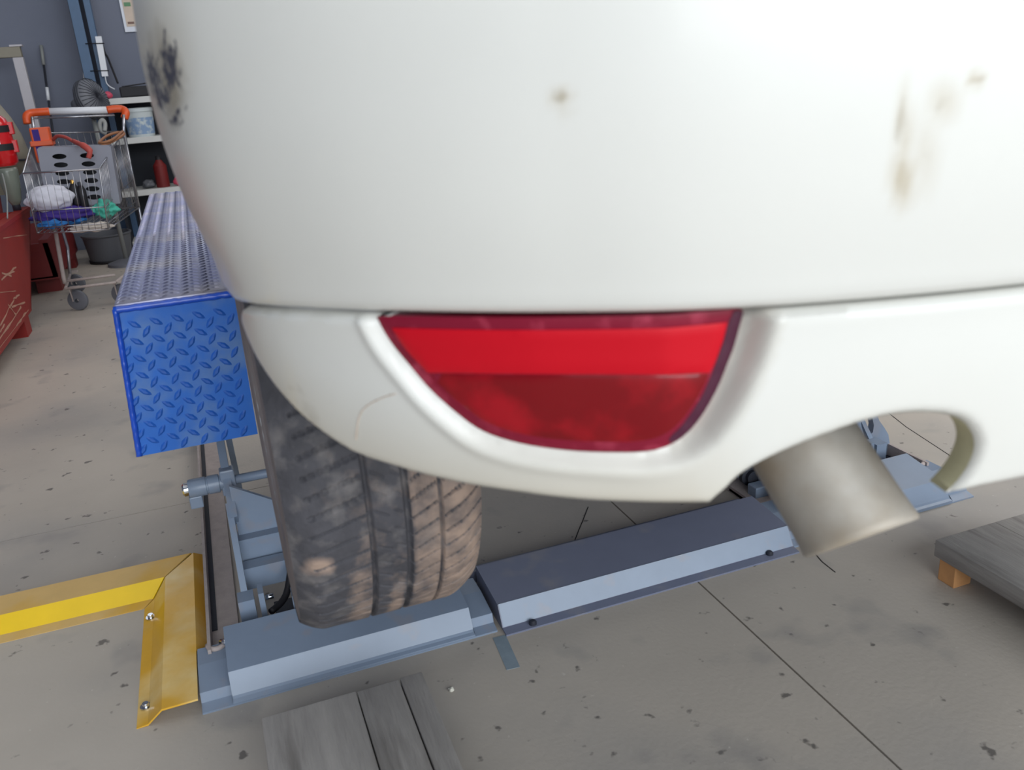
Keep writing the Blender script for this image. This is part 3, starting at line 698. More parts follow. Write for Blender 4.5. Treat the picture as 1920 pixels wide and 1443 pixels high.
# bridging cover between the units
cv = thing('hose_cover', 'long grey folded steel cover on the floor between the two lift units', 'cover', (.85, 1.6, 0))
MB().prism([(1.507, .0), (1.507, .004), (1.531, .007), (1.555, .052), (1.706, .066), (1.709, .060), (1.709, 0)], .464, 1.236, 0).build('cover_sheet', M['grey_dk'], cv)
o = MB().prism([(1.531, .0078), (1.5545, .0532), (1.5560, .0528), (1.5340, .0076)], .466, 1.234, 0).build('front_fold', M['grey'], cv); 
MB().box(.44, 1.236, 1.742, 1.768, 0, .030).build('edge_rail', M['grey_dk'], cv)
for x, y in ((999, 1166), (1443, 1036)):
    p = at(x, y, Z=.010); MB().lathe([(0, .005), (.005, .005), (.009, .001), (.009, -.004)], p, (0, 0, 1), 14).build('screw', M['dark'], cv, True, .6)

# ------------------------------------------------------------------ yellow guard frame
yg = thing('floor_guard', 'yellow folded sheet metal guard bolted to the floor left of the lift', 'guard', (-.25, 1.9, 0))
def miter(x): return 2.185-(-.150-x)*(2.185-1.99)/(.290-.150)   # joint line between the two sheets
pr = [(1.992, .0), (2.022, .004), (2.062, .034), (2.15, .038), (2.188, .004)]
xe_ = [-.296, -.276, -.244, -.180, -.152]
mb = MB(); n = len(pr); vs = []
for x0 in (None, -1.6):
    for (y, z), xx in zip(pr, [-.298, -.277, -.246, -.183, -.155]): vs.append((xx if x0 is None else x0, y, z))
for k in range(n-1):
    m = MB(); a, b, c, d = vs[k], vs[k+1], vs[n+k+1], vs[n+k]
    dn = lambda p: (p[0], p[1], p[2]-.003 if p[2] > .0035 else -.0)
    m.hexa([dn(a), dn(b), dn(c), dn(d), (a[0], a[1], a[2]+.001), (b[0], b[1], b[2]+.001), (c[0], c[1], c[2]+.001), (d[0], d[1], d[2]+.001)])
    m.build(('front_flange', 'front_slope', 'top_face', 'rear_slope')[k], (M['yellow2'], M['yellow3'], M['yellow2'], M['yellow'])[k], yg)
vx = list(zip([-.296, -.274, -.243, -.1745, -.152], [.0, .004, .034, .038, .004])); yy = [1.990, 2.020, 2.060, 2.148, 2.188]
front = [1.546, 1.545, 1.538, 1.534, 1.705]
for k in range(4):
    (xa, za), (xb, zb) = vx[k], vx[k+1]; m = MB()
    lo_ = lambda z: z-.003 if z > .0035 else 0
    a, b, c, d = (xa, front[k] if k < 3 else 1.705), (xb, front[k+1]), (xb, yy[k+1]), (xa, yy[k])
    m.hexa([(*a, lo_(za)), (*b, lo_(zb)), (*c, lo_(zb)), (*d, lo_(za)), (*a, za+.001), (*b, zb+.001), (*c, zb+.001), (*d, za+.001)])
    m.build(('side_flange', 'side_slope', 'wide_top_face', 'side_slope')[k], M['yellow'], yg)
for x, y, z in ((283, 1157, .005), (274, 1324, .005), (366, 1051, .014)):
    p = at(x, y, Z=z)
    b_ = MB().lathe([(0, .009), (.006, .009), (.0068, .007), (.0068, .002), (.0115, .002), (.0115, -.001)], p, (0, 0, 1), 6 if 0 else 18).build('bolt', M['chrome'], yg, True, .5)

# ------------------------------------------------------------------ wooden boards
def board(x0, splits, x1, y0, y1, zt, th, label):
    t = thing('wooden_board', label, 'board', ((x0+x1)/2, (y0+y1)/2, 0)); xs = [x0]+splits+[x1]
    for i in range(len(xs)-1):
        MB().box(xs[i]+(.0012 if i else 0), xs[i+1]-(.0012 if i < len(xs)-2 else 0), y0, y1+random.uniform(-.002, .002), zt-th, zt-(.0 if i % 2 == 0 else .0015), b=.0022).build('plank', [M['wood']], t, True, .5)
    return t
b1 = board(-.058, [.114, .196], .240, .30, 1.345, .10, .026, 'grey weathered wooden board lying in front of the near lift cover')
for y in (.45, 1.15): MB().box(-.045, .225, y, y+.07, 0, .0735).build('batten', M['wood_side'], b1)
b2 = board(1.432, [1.61], 1.79, .25, 1.290, .10, .042, 'thick grey wooden board on a pine block at the right edge')
MB().box(1.440, 1.49, 1.232, 1.278, 0, .0575, b=.002).build('pine_block', M['pine'], b2)
MB().box(1.46, 1.76, .4, .47, 0, .0575).build('batten', M['wood_side'], b2)

# ------------------------------------------------------------------ red skips
def skip(x_top, x_bot, y0, yt1, yb1, zt, label, m, w):
    t = thing('steel_skip', label, 'skip', (x_top-w/2, (y0+yb1)/2, 0)); th = .03
    zb = .11
    def wall(p): return MB().hexa(p)
    wall([(x_bot-th, y0, zb), (x_bot, y0, zb), (x_bot, yb1, zb), (x_bot-th, yb1, zb), (x_top-th, y0, zt), (x_top, y0, zt), (x_top, yt1, zt), (x_top-th, yt1, zt)]).build('side_wall', m, t)
    wall([(x_bot-w, y0, zb), (x_bot-w+th, y0, zb), (x_bot-w+th, yb1, zb), (x_bot-w, yb1, zb), (x_top-w, y0, zt), (x_top-w+th, y0, zt), (x_top-w+th, yt1, zt), (x_top-w, yt1, zt)]).build('side_wall', m, t)
    wall([(x_bot-w, yb1-th, zb), (x_bot, yb1-th, zb), (x_bot, yb1, zb), (x_bot-w, yb1, zb), (x_top-w, yt1-th, zt), (x_top, yt1-th, zt), (x_top, yt1, zt), (x_top-w, yt1, zt)]).build('end_wall', m, t)
    wall([(x_bot-w, y0, zb), (x_bot, y0, zb), (x_bot, y0+th, zb), (x_bot-w, y0+th, zb), (x_top-w, y0, zt), (x_top, y0, zt), (x_top, y0+th, zt), (x_top-w, y0+th, zt)]).build('end_wall', m, t)
    MB().box(x_bot-w, x_bot, y0, yb1, zb-.01, zb+.01).build('bottom', m, t)
    MB().box(x_top-.05, x_top+.004, y0, yt1, zt, zt+.022).build('top_rim', m, t)
    for y in (y0+.1, yb1-.22):
        MB().box(x_bot-.16, x_bot-.01, y, y+.14, 0, zb-.01).build('foot', m, t); MB().box(x_bot-w+.02, x_bot-w+.14, y, y+.14, 0, zb-.01).build('foot', m, t)
    return t
k1 = skip(-.95, -.985, 3.6, 5.86, 5.35, .60, 'scratched red steel skip at the left edge of the photo', M['red_steel'], 1.1)
def sx_at(y, z): return -.985+(.035)*(z-.11)/.49+.001
for i, (a, b) in enumerate([((2, 525), (30, 500)), ((28, 560), (40, 552)), ((2, 640), (45, 575)), ((0, 660), (60, 580)), ((5, 610), (30, 560)), ((18, 570), (36, 590)), ((10, 515), (28, 508)), ((2, 512), (22, 518)), ((20, 680), (58, 600)), ((0, 447), (48, 440)), ((0, 548), (32, 545)), ((38, 610), (55, 585)), ((26, 575), (52, 566)), ((6, 622), (14, 606))]):
    pa, pb = at(*a, X=-.966), at(*b, X=-.966)
    pa = Vector((sx_at(pa.y, pa.z), pa.y, pa.z)); pb = Vector((sx_at(pb.y, pb.z), pb.y, pb.z))
    if min(pa.z, pb.z) < .12: continue
    d = (pb-pa).normalized(); n = Vector((0, -d.z, d.y))*(.004 if i in (3, 8, 9, 10) else .010)
    mbx = MB(); pts = [pa+(pb-pa)*k/5+n*(.5+noise.noise(Vector((k*.9, i, 0)))) for k in range(6)]+[pa+(pb-pa)*k/5-n*(.4+noise.noise(Vector((k*.8, i, 7)))) for k in range(5, -1, -1)]
    mbx.add(pts, [list(range(12))]).build('scratch', M['scratch'], k1)
k2 = skip(-.97, -.955, 6.30, 7.55, 7.5, .34, 'darker red steel skip on the floor behind the trolley', M['red_dk'], 1.0)

# ------------------------------------------------------------------ shopping trolley
cart = thing('shopping_trolley', 'wire shopping trolley with orange and white handle beside the red skip', 'trolley', (-.65, 6.0, 0))
NY, BY = 5.42, 6.25
A1, A2 = at(43, 325, Y=NY), at(186, 317, Y=NY)          # near rim corners
H1, H2 = at(52, 213, Y=BY), at(237, 208, Y=BY)
Bn1, Bn2 = at(70, 438, Y=NY+.03), at(203, 430, Y=NY+.03)
R1, R2 = at(64, 250, Y=BY), at(232, 246, Y=BY)           # far rim corners
Bf1, Bf2 = Vector((R1.x+.05, BY-.06, Bn1.z+.03)), Vector((R2.x-.0, BY-.06, Bn2.z+.03))
def lerp(a, b, t): return a+(b-a)*t
m = MB()
m.tube([A1, A2, R2, R1, A1], .0052, 6); m.tube([Bn1, Bn2, Bf2, Bf1, Bn1], .004, 6)
m1, m2, mf1, mf2 = lerp(A1, Bn1, .62), lerp(A2, Bn2, .62), lerp(R1, Bf1, .62), lerp(R2, Bf2, .62)
m.tube([m1, m2, mf2], .0034, 5); m.tube([m1, mf1], .0034, 5)
m3, m4 = lerp(A1, Bn1, .90), lerp(A2, Bn2, .90); m.tube([m3, m4, lerp(R2, Bf2, .9)], .003, 5)
m.tube([A1, Bn1], .004, 5); m.tube([A2, Bn2], .004, 5)
for v in (R1, R2): pass
m.tube([R1, Bf1], .005, 5); m.tube([R2, Bf2], .006, 5)
m.build('basket_frame', M['wire'], cart, True)
m = MB()
for k in range(1, 11): m.tube([lerp(A1, A2, k/11), lerp(Bn1, Bn2, k/11)], .0019, 4)
for k in range(1, 24): m.tube([lerp(A2, R2, k/24), lerp(Bn2, Bf2, k/24)], .0021, 4); m.tube([lerp(A1, R1, k/24), lerp(Bn1, Bf1, k/24)], .0021, 4)
for k in range(1, 13): m.tube([lerp(Bn1, Bn2, k/13), lerp(Bf1, Bf2, k/13)], .0021, 4)
for k in range(1, 13): m.tube([lerp(Bf1, Bf2, k/13), lerp(R1, R2, k/13)], .0026, 4)
o = m.build('basket_wires', M['wire'], cart, True); o['kind'] = 'stuff'
up1, up2 = H1+Vector((.02, 0, -.02)), H2+Vector((-.02, 0, -.02))
m = MB().tube([up1, R1, Vector((R1.x+.03, BY, .30)), Vector((R1.x+.02, BY-.1, .14))], .010, 8).tube([up2, R2, Vector((R2.x-.01, BY, .30)), Vector((R2.x-.01, BY-.1, .14))], .010, 8)
m.tube([at(60, 222, Y=BY), at(215, 216, Y=BY)], .006, 6)
m.build('upright', M['wire'], cart, True)
hd = [at(52, 232, Y=BY+.02), at(50, 218, Y=BY+.03), at(58, 212, Y=BY+.05), at(75, 210, Y=BY+.05), at(93, 209, Y=BY+.05)]
MB().tube(spline(hd, 5), .024, 12).build('handle_grip', M['orange'], cart, True)
hd = [at(201, 206, Y=BY+.05), at(218, 204, Y=BY+.05), at(230, 205, Y=BY+.05), at(236, 211, Y=BY+.03), at(233, 222, Y=BY+.02)]
MB().tube(spline(hd, 5), .024, 12).build('handle_grip', M['orange'], cart, True)
MB().tube([at(92, 209, Y=BY+.05), at(202, 206, Y=BY+.05)], .022, 12).build('handle_bar', M['plastic_w'], cart, True)
fw1 = at(150, 583, Z=0); L1 = at(118, 520, Y=5.62); L2 = at(214, 512, Y=5.62)
m = MB()
m.tube([Vector((L1.x, 5.64, .175)), Vector((L1.x, 5.64, .21)), Vector((L1.x+.005, 5.72, .46)), Vector((L1.x-.01, 5.75, Bn1.z))], .012, 8)
m.tube([Vector((L1.x, 5.60, .150)), Vector((L2.x, 5.60, .150))], .008, 8); m.tube([Vector((L1.x, 5.66, .185)), Vector((L2.x, 5.66, .185))], .008, 8)
m.tube([Vector((L2.x, 5.62, .15)), Vector((L2.x+.08, BY-.1, .14)), Vector((R2.x-.01, BY-.1, .14))], .009, 8); m.tube([Vector((L1.x, 5.62, .15)), Vector((R1.x+.02, BY-.1, .14))], .009, 8)
m.build('chassis', M['dusty'], cart, True)
for x, y in ((fw1.x, 5.66), (L2.x+.01, 5.68), (R1.x+.03, BY), (R2.x-.02, BY)):
    c = sub_empty('castor', cart, (x, y, .06))
    MB().lathe([(.012, -.016), (.045, -.016), (.058, -.012), (.062, 0), (.058, .012), (.045, .016), (.012, .016)], (x, y, .062), (.35, 1, 0), 24).build('castor_wheel', M['fan'], c, True, .6)
    MB().hexa([(x-.028, y-.02, .06), (x-.022, y-.02, .06), (x-.022, y+.02, .06), (x-.028, y+.02, .06), (x-.028, y-.05, .145), (x-.022, y-.05, .145), (x-.022, y+.0, .145), (x-.028, y+.0, .145)]).box(x-.028, x+.028, y-.05, y, .14, .15).build('castor_fork', M['dusty'], c)

# what lies in the trolley
cr = thing('plastic_crate', 'grey plastic crate with oval holes standing on end in the trolley', 'crate', (at(145, 300, Y=5.75).x, 5.8, .6))
c00, c10, c01 = at(72, 279, Y=5.66), at(205, 275, Y=5.66), at(92, 388, Y=5.62)
hw = (c10-c00); hh = (c01-c00)
holes = []
for i, u0 in enumerate((.27, .66)):
    for j in range(6): holes.append([(u0+.10*math.cos(q), .14+j*.145+.046*math.sin(q)) for q in np.linspace(0, 2*PI, 17)[:-1]])
MB().plate([(0, 0), (1, 0), (1, 1), (0, 1)], holes, lambda u, v, d: c00+hw*u+hh*v+Vector((0, d, 0)), .006).build('perforated_face', M['crate'], cr)
MB().hexa([c00+Vector((0, .19, 0)), c10+Vector((0, .19, 0)), c10+Vector((0, .2, 0)), c00+Vector((0, .2, 0)), c01+Vector((0, .19, 0)), c01+hw+Vector((0, .19, 0)), c01+hw+Vector((0, .2, 0)), c01+Vector((0, .2, 0))]).build('crate_inner_shade', M['dark'], cr)  # dark plate stands in for the shade behind the holes
bb = lambda a, b: MB().hexa([a, b, b+Vector((0, .20, 0)), a+Vector((0, .20, 0)), a+hh, b+hh, b+hh+Vector((0, .20, 0)), a+hh+Vector((0, .20, 0))])
bb(c00-hw*.02, c00).build('crate_side', M['crate'], cr); bb(c10, c10+hw*.02).build('crate_side', M['crate'], cr)
MB().hexa([c00+Vector((0, .0, 0)), c10, c10+Vector((0, .2, 0)), c00+Vector((0, .2, 0)), c00-hh*.02, c10-hh*.02, c10-hh*.02+Vector((0, .2, 0)), c00-hh*.02+Vector((0, .2, 0))]).build('crate_side', M['crate'], cr)
p = at(76, 250, Y=5.95)
ot = thing('orange_holder', 'orange plastic tool holder standing at the left back of the trolley', 'holder', (p.x, 5.95, .8))
MB().box(p.x-.055, p.x+.05, 5.93, 6.02, .86, 1.06, b=.008).build('holder_body', M['orange'], ot)
MB().box(p.x-.065, p.x+.058, 5.915, 6.03, .955, .985, b=.004).build('holder_band', M['orange'], ot)
MB().box(p.x-.040, p.x-.005, 5.924, 5.93, .87, 1.05).build('dark_slot', M['cl_purple'], ot)
tag(MB().tube(spline([at(100, 262, Y=5.9), at(108, 255, Y=5.85), at(125, 258, Y=5.78), at(142, 268, Y=5.7), at(152, 272, Y=5.6)], 5), .010, 8).tube(spline([at(138, 264, Y=5.66), at(155, 272, Y=5.58), at(168, 283, Y=5.55), at(166, 296, Y=5.55)], 5), [.012]*5+[.018]*6+[.014]*5, 10).build('hose', [M['hose_r']], None, True), 'red and pink hose lying over the grey crate in the trolley', 'hose')
tag(MB().tube(spline([at(178, 278, Y=5.75), at(205, 268, Y=5.8), at(232, 252, Y=6.0), at(222, 248, Y=6.1), at(200, 255, Y=6.0), at(186, 268, Y=5.8), at(210, 262, Y=5.8), at(230, 246, Y=6.05)], 6), .008, 8).build('hose', M['hose_b'], None, True), 'brown cable looped at the right back of the trolley', 'cable')
tag(MB().tube(spline([at(200, 250, Y=6.12), at(190, 245, Y=6.12), at(187, 232, Y=6.12), at(192, 225, Y=6.12), at(197, 232, Y=6.12), at(196, 246, Y=6.1)], 6), .013, 10).build('tube', M['hose_g'], None, True), 'thick grey tube bent in a loop above the trolley rim', 'tube')
def cloth(px, Y, r, mm, label, seed, name='cloth', amp=.30, group=None):
    p = at(*px, Y=Y); return tag(MB().blob(p, r, seed, amp, 4, 2.2).build(name, mm, None, True), label, 'cloth', group)
cloth((92, 372), 5.56, (.125, .07, .072), M['cl_white'], 'white cloth bundled in the lower left of the trolley', 3, amp=.1)
cloth((120, 402), 5.58, (.17, .08, .045), M['cl_purple'], 'purple cloth under the white bundle in the trolley', 5, amp=.15)
cloth((98, 420), 5.50, (.065, .035, .022), M['cl_blue'], 'bright blue cloth at the lower left of the trolley', 8)
cloth((142, 412), 5.55, (.05, .03, .02), M['cl_blue'], 'small blue cloth beside the purple one in the trolley', 9)
cloth((197, 392), 5.57, (.062, .045, .048), M['cl_teal'], 'teal green cloth at the right of the trolley', 12)
cloth((170, 426), 5.50, (.10, .04, .024), M['cl_cream'], 'cream cloth along the trolley bottom', 14)
for pxx, lb in (((138, 352), 'black bottle with brass cap in front of the grey crate'), ((152, 356), 'black bottle without shiny cap beside the brass capped one')):
    p = at(*pxx, Y=5.6); t = thing('bottle', lb, 'bottle', (p.x, p.y, p.z-.08))
    MB().lathe([(0, -.10), (.022, -.10), (.024, -.09), (.024, .0), (.012, .025), (.0, .025)], p, (0, 0, 1), 20).build('bottle_body', M['black'], t, True)
    MB().lathe([(.012, .025), (.012, .045), (0, .047)], p, (0, 0, 1), 16).build('bottle_cap', M['gold' if pxx[0] < 145 else 'dark'], t, True)

# ------------------------------------------------------------------ things at the back wall
tb = thing('plastic_tub', 'grey plastic tub on the floor behind the trolley', 'tub', (-.70, 7.42, 0))
MB().lathe([(.0, .004), (.15, .004), (.155, .02), (.175, .20), (.185, .21), (.185, .22), (.17, .22), (.15, .03), (0, .02)], (-.72, 7.42, 0), (0, 0, 1), 36).build('tub_body', M['tub'], tb, True, .6)
MB().lathe([(.157, .0), (.163, .0), (.163, .022), (.157, .022)], (-.72, 7.42, 0), (0, 0, 1), 36).build('tub_rim', M['black'], tb, True)
sh = thing('shelf_unit', 'white shelf unit against the grey wall behind the car', 'shelf', (.2, 7.8, 0))
for z in (1.205, .905, .500, .10):
    MB().box(-.56, 1.2, 7.60, 8.0, z-.045, z, b=.003).build('shelf_board', M['shelf'], sh)
MB().box(-.56, 1.2, 8.0, 8.015, 0, 1.205).build('back_panel', M['shelf_dk'], sh)
MB().box(-.58, -.56, 7.62, 8.0, 0, 1.16).build('side_panel', M['shelf_dk'], sh); MB().box(1.2, 1.22, 7.6, 8.0, 0, 1.2).build('side_panel', M['shelf_dk'], sh)
bk = thing('paint_bucket', 'white bucket with blue print on the middle shelf', 'bucket', (-.27, 7.72, .905))
bx_, by_ = at(262, 230, Y=7.72).x, 7.72
MB().lathe([(.0, 0), (.095, 0), (.098, .01), (.112, .19), (.118, .19), (.118, .215), (.10, .22), (0, .22)], (bx_, by_, .905), (0, 0, 1), 40).build('bucket_body', M['bucket'], bk, True, .6)
MB().lathe([(.0995, .02), (.1105, .145)], (bx_, by_, .905), (0, 0, 1), 40).build('bucket_print', M['bucket_print'], bk, True)
p = at(303, 330, Y=7.70)
rb = thing('red_canister', 'dark red canister on the lowest visible shelf', 'canister', (p.x, 7.7, .5))
MB().lathe([(0, 0), (.05, 0), (.052, .01), (.052, .17), (.03, .20), (.02, .22), (0, .22)], (p.x, 7.7, .5), (0, 0, 1), 28).build('canister_body', M['red_dk'], rb, True, .6)
MB().lathe([(.022, .20), (.022, .245), (0, .247)], (p.x, 7.7, .5), (0, 0, 1), 16).build('canister_cap', M['black'], rb, True)
p = at(334, 343, Y=7.68)
tag(MB().blob((p.x, 7.68, .535), (.035, .03, .034), 4, .15).build('rag', M['pink'], None, True), 'pink rag on the lowest visible shelf by the bumper edge', 'rag')
p = at(278, 342, Y=7.68)
tag(MB().blob((p.x, 7.70, .535), (.05, .04, .034), 6, .2).build('rag', M['tub'], None, True), 'dark grey rag on the shelf left of the red canister', 'rag')
p = at(198, 176, Y=7.64)
tag(MB().blob((p.x+.01, 7.66, 1.232), (.035, .03, .026), 7, .12).build('rag', M['pink'], None, True), 'pink rag on the left end of the top shelf', 'rag')
p = at(245, 168, Y=7.75)
tag(MB().box(-.42, .5, 7.66, 7.95, 1.206, 1.285, b=.01).build('tray', M['black'], None), 'flat black case lying along the top shelf', 'case')
tag(MB().tube(spline([(-.40, 7.72, 1.287), (-.25, 7.75, 1.30), (-.1, 7.72, 1.31), (.1, 7.74, 1.30)], 5), .005, 6).build('cable', M['black'], None, True), 'thin black cable lying on the flat black case', 'cable')

# blue steel column with power strip
cx_, cy_ = -.60, 7.98
co = thing('steel_column', 'blue steel column standing against the grey back wall', 'column', (cx_, cy_, 0))
xt = at(160, 40, Y=7.9).x
x0 = xt-.09
MB().box(x0, x0+.075, 7.86, 7.875, 0, 5.5).build('column_flange', M['steel_blue'], co)
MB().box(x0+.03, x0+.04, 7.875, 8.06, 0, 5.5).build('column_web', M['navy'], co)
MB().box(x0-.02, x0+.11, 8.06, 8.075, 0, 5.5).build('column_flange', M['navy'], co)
MB().box(x0+.105, x0+.15, 7.90, 8.0, 0, 5.5).build('column_flange', M['steel_blue'], co)
s1, s2 = at(184, 68, Y=7.84), at(197, 143, Y=7.84)
ps = thing('power_strip', 'long white power strip tied to the blue column', 'power strip', (s1.x, 7.85, 1.4))
sd = (s2-s1); sn = Vector((.045, 0, 0)); sy = Vector((0, .03, 0))
MB().hexa([s2-sn*.5, s2+sn*.5, s2+sn*.5+sy, s2-sn*.5+sy, s1-sn*.5, s1+sn*.5, s1+sn*.5+sy, s1-sn*.5+sy]).build('strip_body', M['plastic_w'], ps)
for k in (.18, .86):
    c = lerp(s1, s2, k); MB().tube([c+Vector((-.10, -.002, .004)), c+Vector((.03, -.004, .0)), c+Vector((.03, .035, 0))], .004, 6).build('cable_tie', M['black'], ps, True)
MB().tube(spline([s2+Vector((0, .01, 0)), s2+Vector((0, .01, -.05)), s2+Vector((.02, .01, -.08)), s2+Vector((.05, .0, -.10))], 5), .005, 6).build('power_cord', M['plastic_w'], ps, True)
tag(MB().tube(spline([at(192, 84, Y=8.0), at(197, 100, Y=7.95), at(202, 108, Y=7.95), at(210, 128, Y=7.9), at(221, 156, Y=7.85)], 6), .008, 6).build('cable', M['black'], None, True), 'black cable hanging beside the white power strip', 'cable')
lb = [at(x, y, Y=8.10) for x, y in ((151, 88), (156, 98), (160, 155), (158, 155))]
tag(MB().prism([(q.x, q.z) for q in lb], 8.08, 8.095, 1).build('white_board', M['plastic_w'], None), 'narrow white strip showing at the left of the blue column', 'board')
ps_ = thing('wall_poster', 'white poster with green and tan print on the grey wall', 'poster', (-.2, 8.18, 1.9))
c = at(235, 60, Y=8.18)
MB().box(c.x, c.x+.42, 8.185, 8.199, c.z, c.z+.6).build('sheet', M['poster'], ps_)
a = at(238, 50, Y=8.18); MB().box(a.x+.0, a.x+.35, 8.182, 8.185, a.z, a.z+.24).build('tan_print', M['tan'], ps_)
a = at(233, 12, Y=8.18); MB().box(a.x, a.x+.05, 8.179, 8.185, a.z, a.z+.03).build('green_print', M['green'], ps_)
a = at(240, 45, Y=8.18); MB().box(a.x, a.x+.05, 8.179, 8.182, a.z, a.z+.016).build('brown_print', M['brown'], ps_)

# fan
f0 = at(172, 186, Y=7.1)
fa = thing('pedestal_fan', 'grey pedestal fan standing behind the trolley', 'fan', (f0.x, 7.1, 0))
axd = Vector((.75, -.55, .25)).normalized()
MB().lathe([(.02, -.07), (.10, -.065), (.135, -.02), (.14, .0), (.135, .025), (.10, .055), (.03, .065), (.0, .065)], f0, axd, 40).build('fan_cage', M['fan'], fa, True)
m = MB()
for k in range(3): m.lathe([(.141, -.022+k*.018), (.145, -.018+k*.018), (.141, -.014+k*.018)], f0, axd, 40)
for k in range(28):
    q = 2*PI*k/28; a_ = axd.orthogonal().normalized(); b_ = axd.cross(a_); e = a_*math.cos(q)+b_*math.sin(q); m.tube([f0+axd*.07, f0+axd*.062+e*.09, f0+axd*.03+e*.138], .002, 4)
m.build('fan_grille', M['dark'], fa, True)
MB().lathe([(0, -.16), (.045, -.155), (.05, -.12), (.05, -.07), (0, -.07)], f0, axd, 24).build('fan_motor', M['fan'], fa, True)
MB().tube([f0+Vector((-.02, .04, -.1)), Vector((f0.x-.01, 7.14, .04))], .016, 12).build('fan_pole', M['hose_g'], fa, True)
MB().lathe([(0, .05), (.05, .045), (.135, .02), (.14, 0), (0, 0)], (f0.x-.01, 7.14, 0), (0, 0, 1), 36).build('fan_base', M['fan'], fa, True, .6)

# rod leaning on the wall
r0, r1 = at(77, 85, Y=8.15), at(101, 262, Y=7.95)
rd = thing('broom_handle', 'thin dark rod with silver tip leaning on the grey wall', 'rod', (r1.x, 7.9, 0))
rb0 = r0+(r1-r0)*((r0.z-.005)/(r0.z-r1.z))
MB().tube([lerp(r0, rb0, .09), rb0], .009, 8).build('rod_shaft', M['dark'], rd, True)
MB().tube([r0, lerp(r0, rb0, .09)], .013, 8).build('rod_tip', M['hose_g'], rd, True)
kk = (at(92, 180, Y=8.05).z-r0.z)/(rb0.z-r0.z)
MB().tube([lerp(r0, rb0, kk-.04), lerp(r0, rb0, kk+.02)], .013, 8).build('tape_band', M['plastic_w'], rd, True)

# white steel frame, mixer drum, extinguisher at the left
p0, p1 = at(24, 108, Y=7.8), at(55, 215, Y=7.8)
fr = thing('gantry', 'white steel post carrying a beam at the left edge of the photo', 'gantry', (p1.x, 7.8, 0))
MB().box(p0.x-.0, p0.x+.072, 7.77, 7.83, 0, p0.z, b=.004).build('post', M['beam_w'], fr)
MB().box(p0.x-1.1, p0.x+.068, 7.765, 7.835, p0.z, p0.z+.075, b=.004).build('beam', M['beige'], fr)
MB().box(p0.x+.0, p0.x+.085, 7.76, 7.84, p0.z+.075, p0.z+.088).build('cap_plate', M['beam_w'], fr)
MB().box(p0.x-1.1, p0.x-1.04, 7.77, 7.83, 0, p0.z, b=.004).build('post', M['beam_w'], fr)
dc = at(-42, 262, Y=6.28)
mx_ = thing('mixer_drum', 'beige round mixer drum behind the red extinguisher', 'mixer', (dc.x, 6.05, 0))
rr_ = at(55, 285, Y=6.28).x-dc.x; zc_ = at(55, 288, Y=6.28).z
MB().lathe([(.0, -.22), (.12, -.22), (rr_*.55, -.16), (rr_*.86, -.06), (rr_, .0), (rr_*.97, .05), (rr_*.86, .15), (rr_*.68, .25), (rr_*.45, .34), (rr_*.40, .36), (rr_*.36, .34), (0, .30)], (dc.x, 6.28, zc_), (.12, 0, 1), 48).build('drum', M['beige'], mx_, True, .9)
MB().lathe([(rr_*1.0, -.006), (rr_*1.025, -.006), (rr_*1.025, .006), (rr_*1.0, .006)], (dc.x, 6.28, zc_), (.12, 0, 1), 48).build('drum_ring', M['dark'], mx_, True)
MB().tube([(dc.x, 6.28, zc_-.15), (dc.x, 6.05, .3)], .05, 14).tube([(dc.x, 6.05, .3), (dc.x, 6.05, .0)], .045, 12).build('stand', M['red_dk'], mx_, True)
e1 = at(8, 210, Y=5.75); e2 = at(16, 308, Y=5.72)
ex = thing('fire_extinguisher', 'red cylinder with two black straps at the left edge', 'extinguisher', (e1.x, 5.7, .85))
er = .082; ec = Vector((at(27, 270, Y=5.73).x-er, 5.73, 0)); zt_, zb_ = at(10, 210, Y=5.73).z, at(20, 310, Y=5.73).z
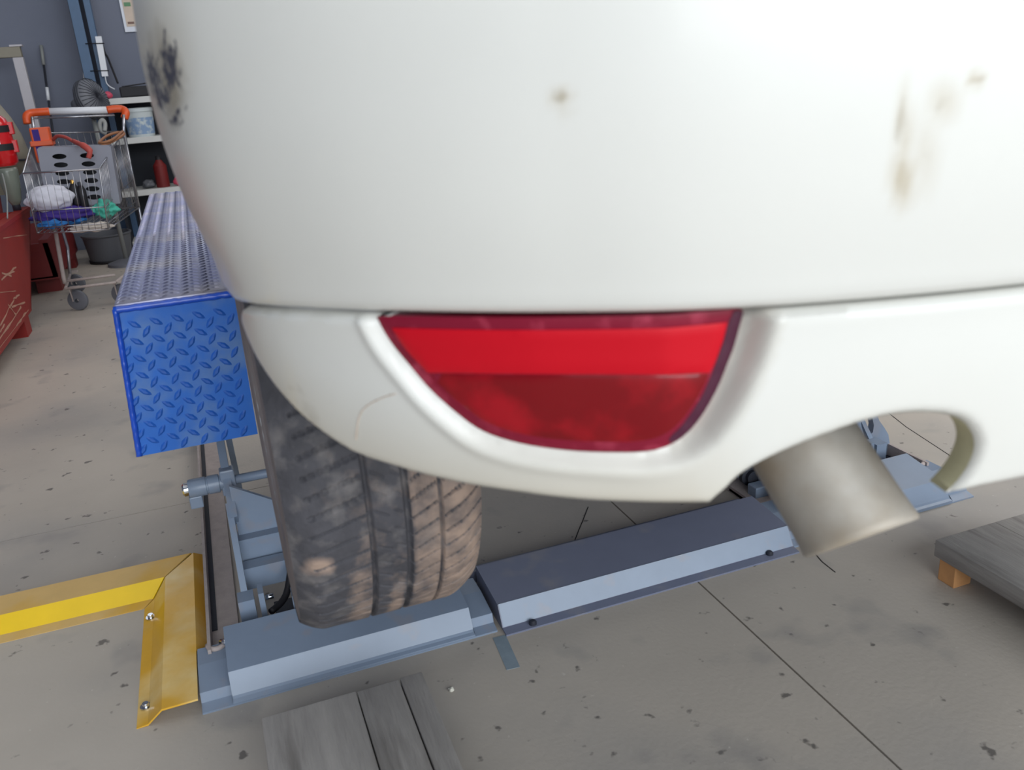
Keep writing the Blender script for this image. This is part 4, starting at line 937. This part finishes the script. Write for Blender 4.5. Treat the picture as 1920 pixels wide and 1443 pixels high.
MB().lathe([(0, zb_), (er*.8, zb_), (er, zb_+.02), (er, zt_-.07), (er*.85, zt_-.035), (er*.4, zt_), (0, zt_)], ec, (0, 0, 1), 32).build('cylinder', M['extinguisher'], ex, True, .8)
for zz_ in (at(20, 240, Y=5.73).z, at(25, 274, Y=5.73).z):
    MB().lathe([(er+.001, -.018), (er+.004, -.018), (er+.004, .018), (er+.001, .018)], ec+Vector((0, 0, zz_)), (0, 0, 1), 32).build('strap', M['black'], ex, True, .6)
    MB().box(ec.x+er-.012, ec.x+er+.018, ec.y-.03, ec.y+.01, zz_-.034, zz_+.034, b=.004).build('strap_lug', M['extinguisher'], ex)
zl = (at(20, 240, Y=5.73).z+at(25, 274, Y=5.73).z)/2
vs = [(ec.x+(er+.002)*math.cos(q), ec.y+(er+.002)*math.sin(q), zl+dz) for dz in (-.03, .03) for q in np.linspace(-2.4, -1.25, 8)]
MB().add(vs, [[i, i+1, 9+i, 8+i] for i in range(7)]).build('label_sheet', M['plastic_w'], ex, True)
MB().tube([(ec.x, ec.y+.1, zb_+.15), (ec.x, 6.02, zb_+.15)], .02, 8).build('wall_bracket', M['dark'], ex, True)
g = at(20, 345, Y=5.68)
gt = thing('plastic_bottle', 'clear greenish plastic container hanging below the extinguisher', 'container', (g.x, 5.68, .7))
MB().lathe([(.0, .09), (.052, .09), (.055, .07), (.048, -.02), (.035, -.09), (.02, -.12), (0, -.12)], g, (0, 0, 1), 28).build('container_body', M['glass'], gt, True)
MB().lathe([(.022, -.118), (.022, -.15), (0, -.15)], g, (0, 0, 1), 16).build('container_cap', M['dark'], gt, True)
w0, w1 = at(2, 300, Y=5.2), at(6, 420, Y=5.1)
wb = w0+(w1-w0)*((w0.z-.62)/(w0.z-w1.z))
tag(MB().tube([w0+Vector((-.09, 0, .0)), wb+Vector((-.09, 0, -.35))], .016, 8).build('wooden_stick', M['stick'], None, True), 'wooden stick standing in the red skip at the left edge', 'stick')
tag(MB().tube(spline([at(4, 325, Y=5.3), at(9, 345, Y=5.3), at(13, 370, Y=5.3), at(14, 410, Y=5.25)], 5), .004, 6).build('cable', M['hose_g'], None, True), 'thin grey cable hanging beside the wooden stick', 'cable')
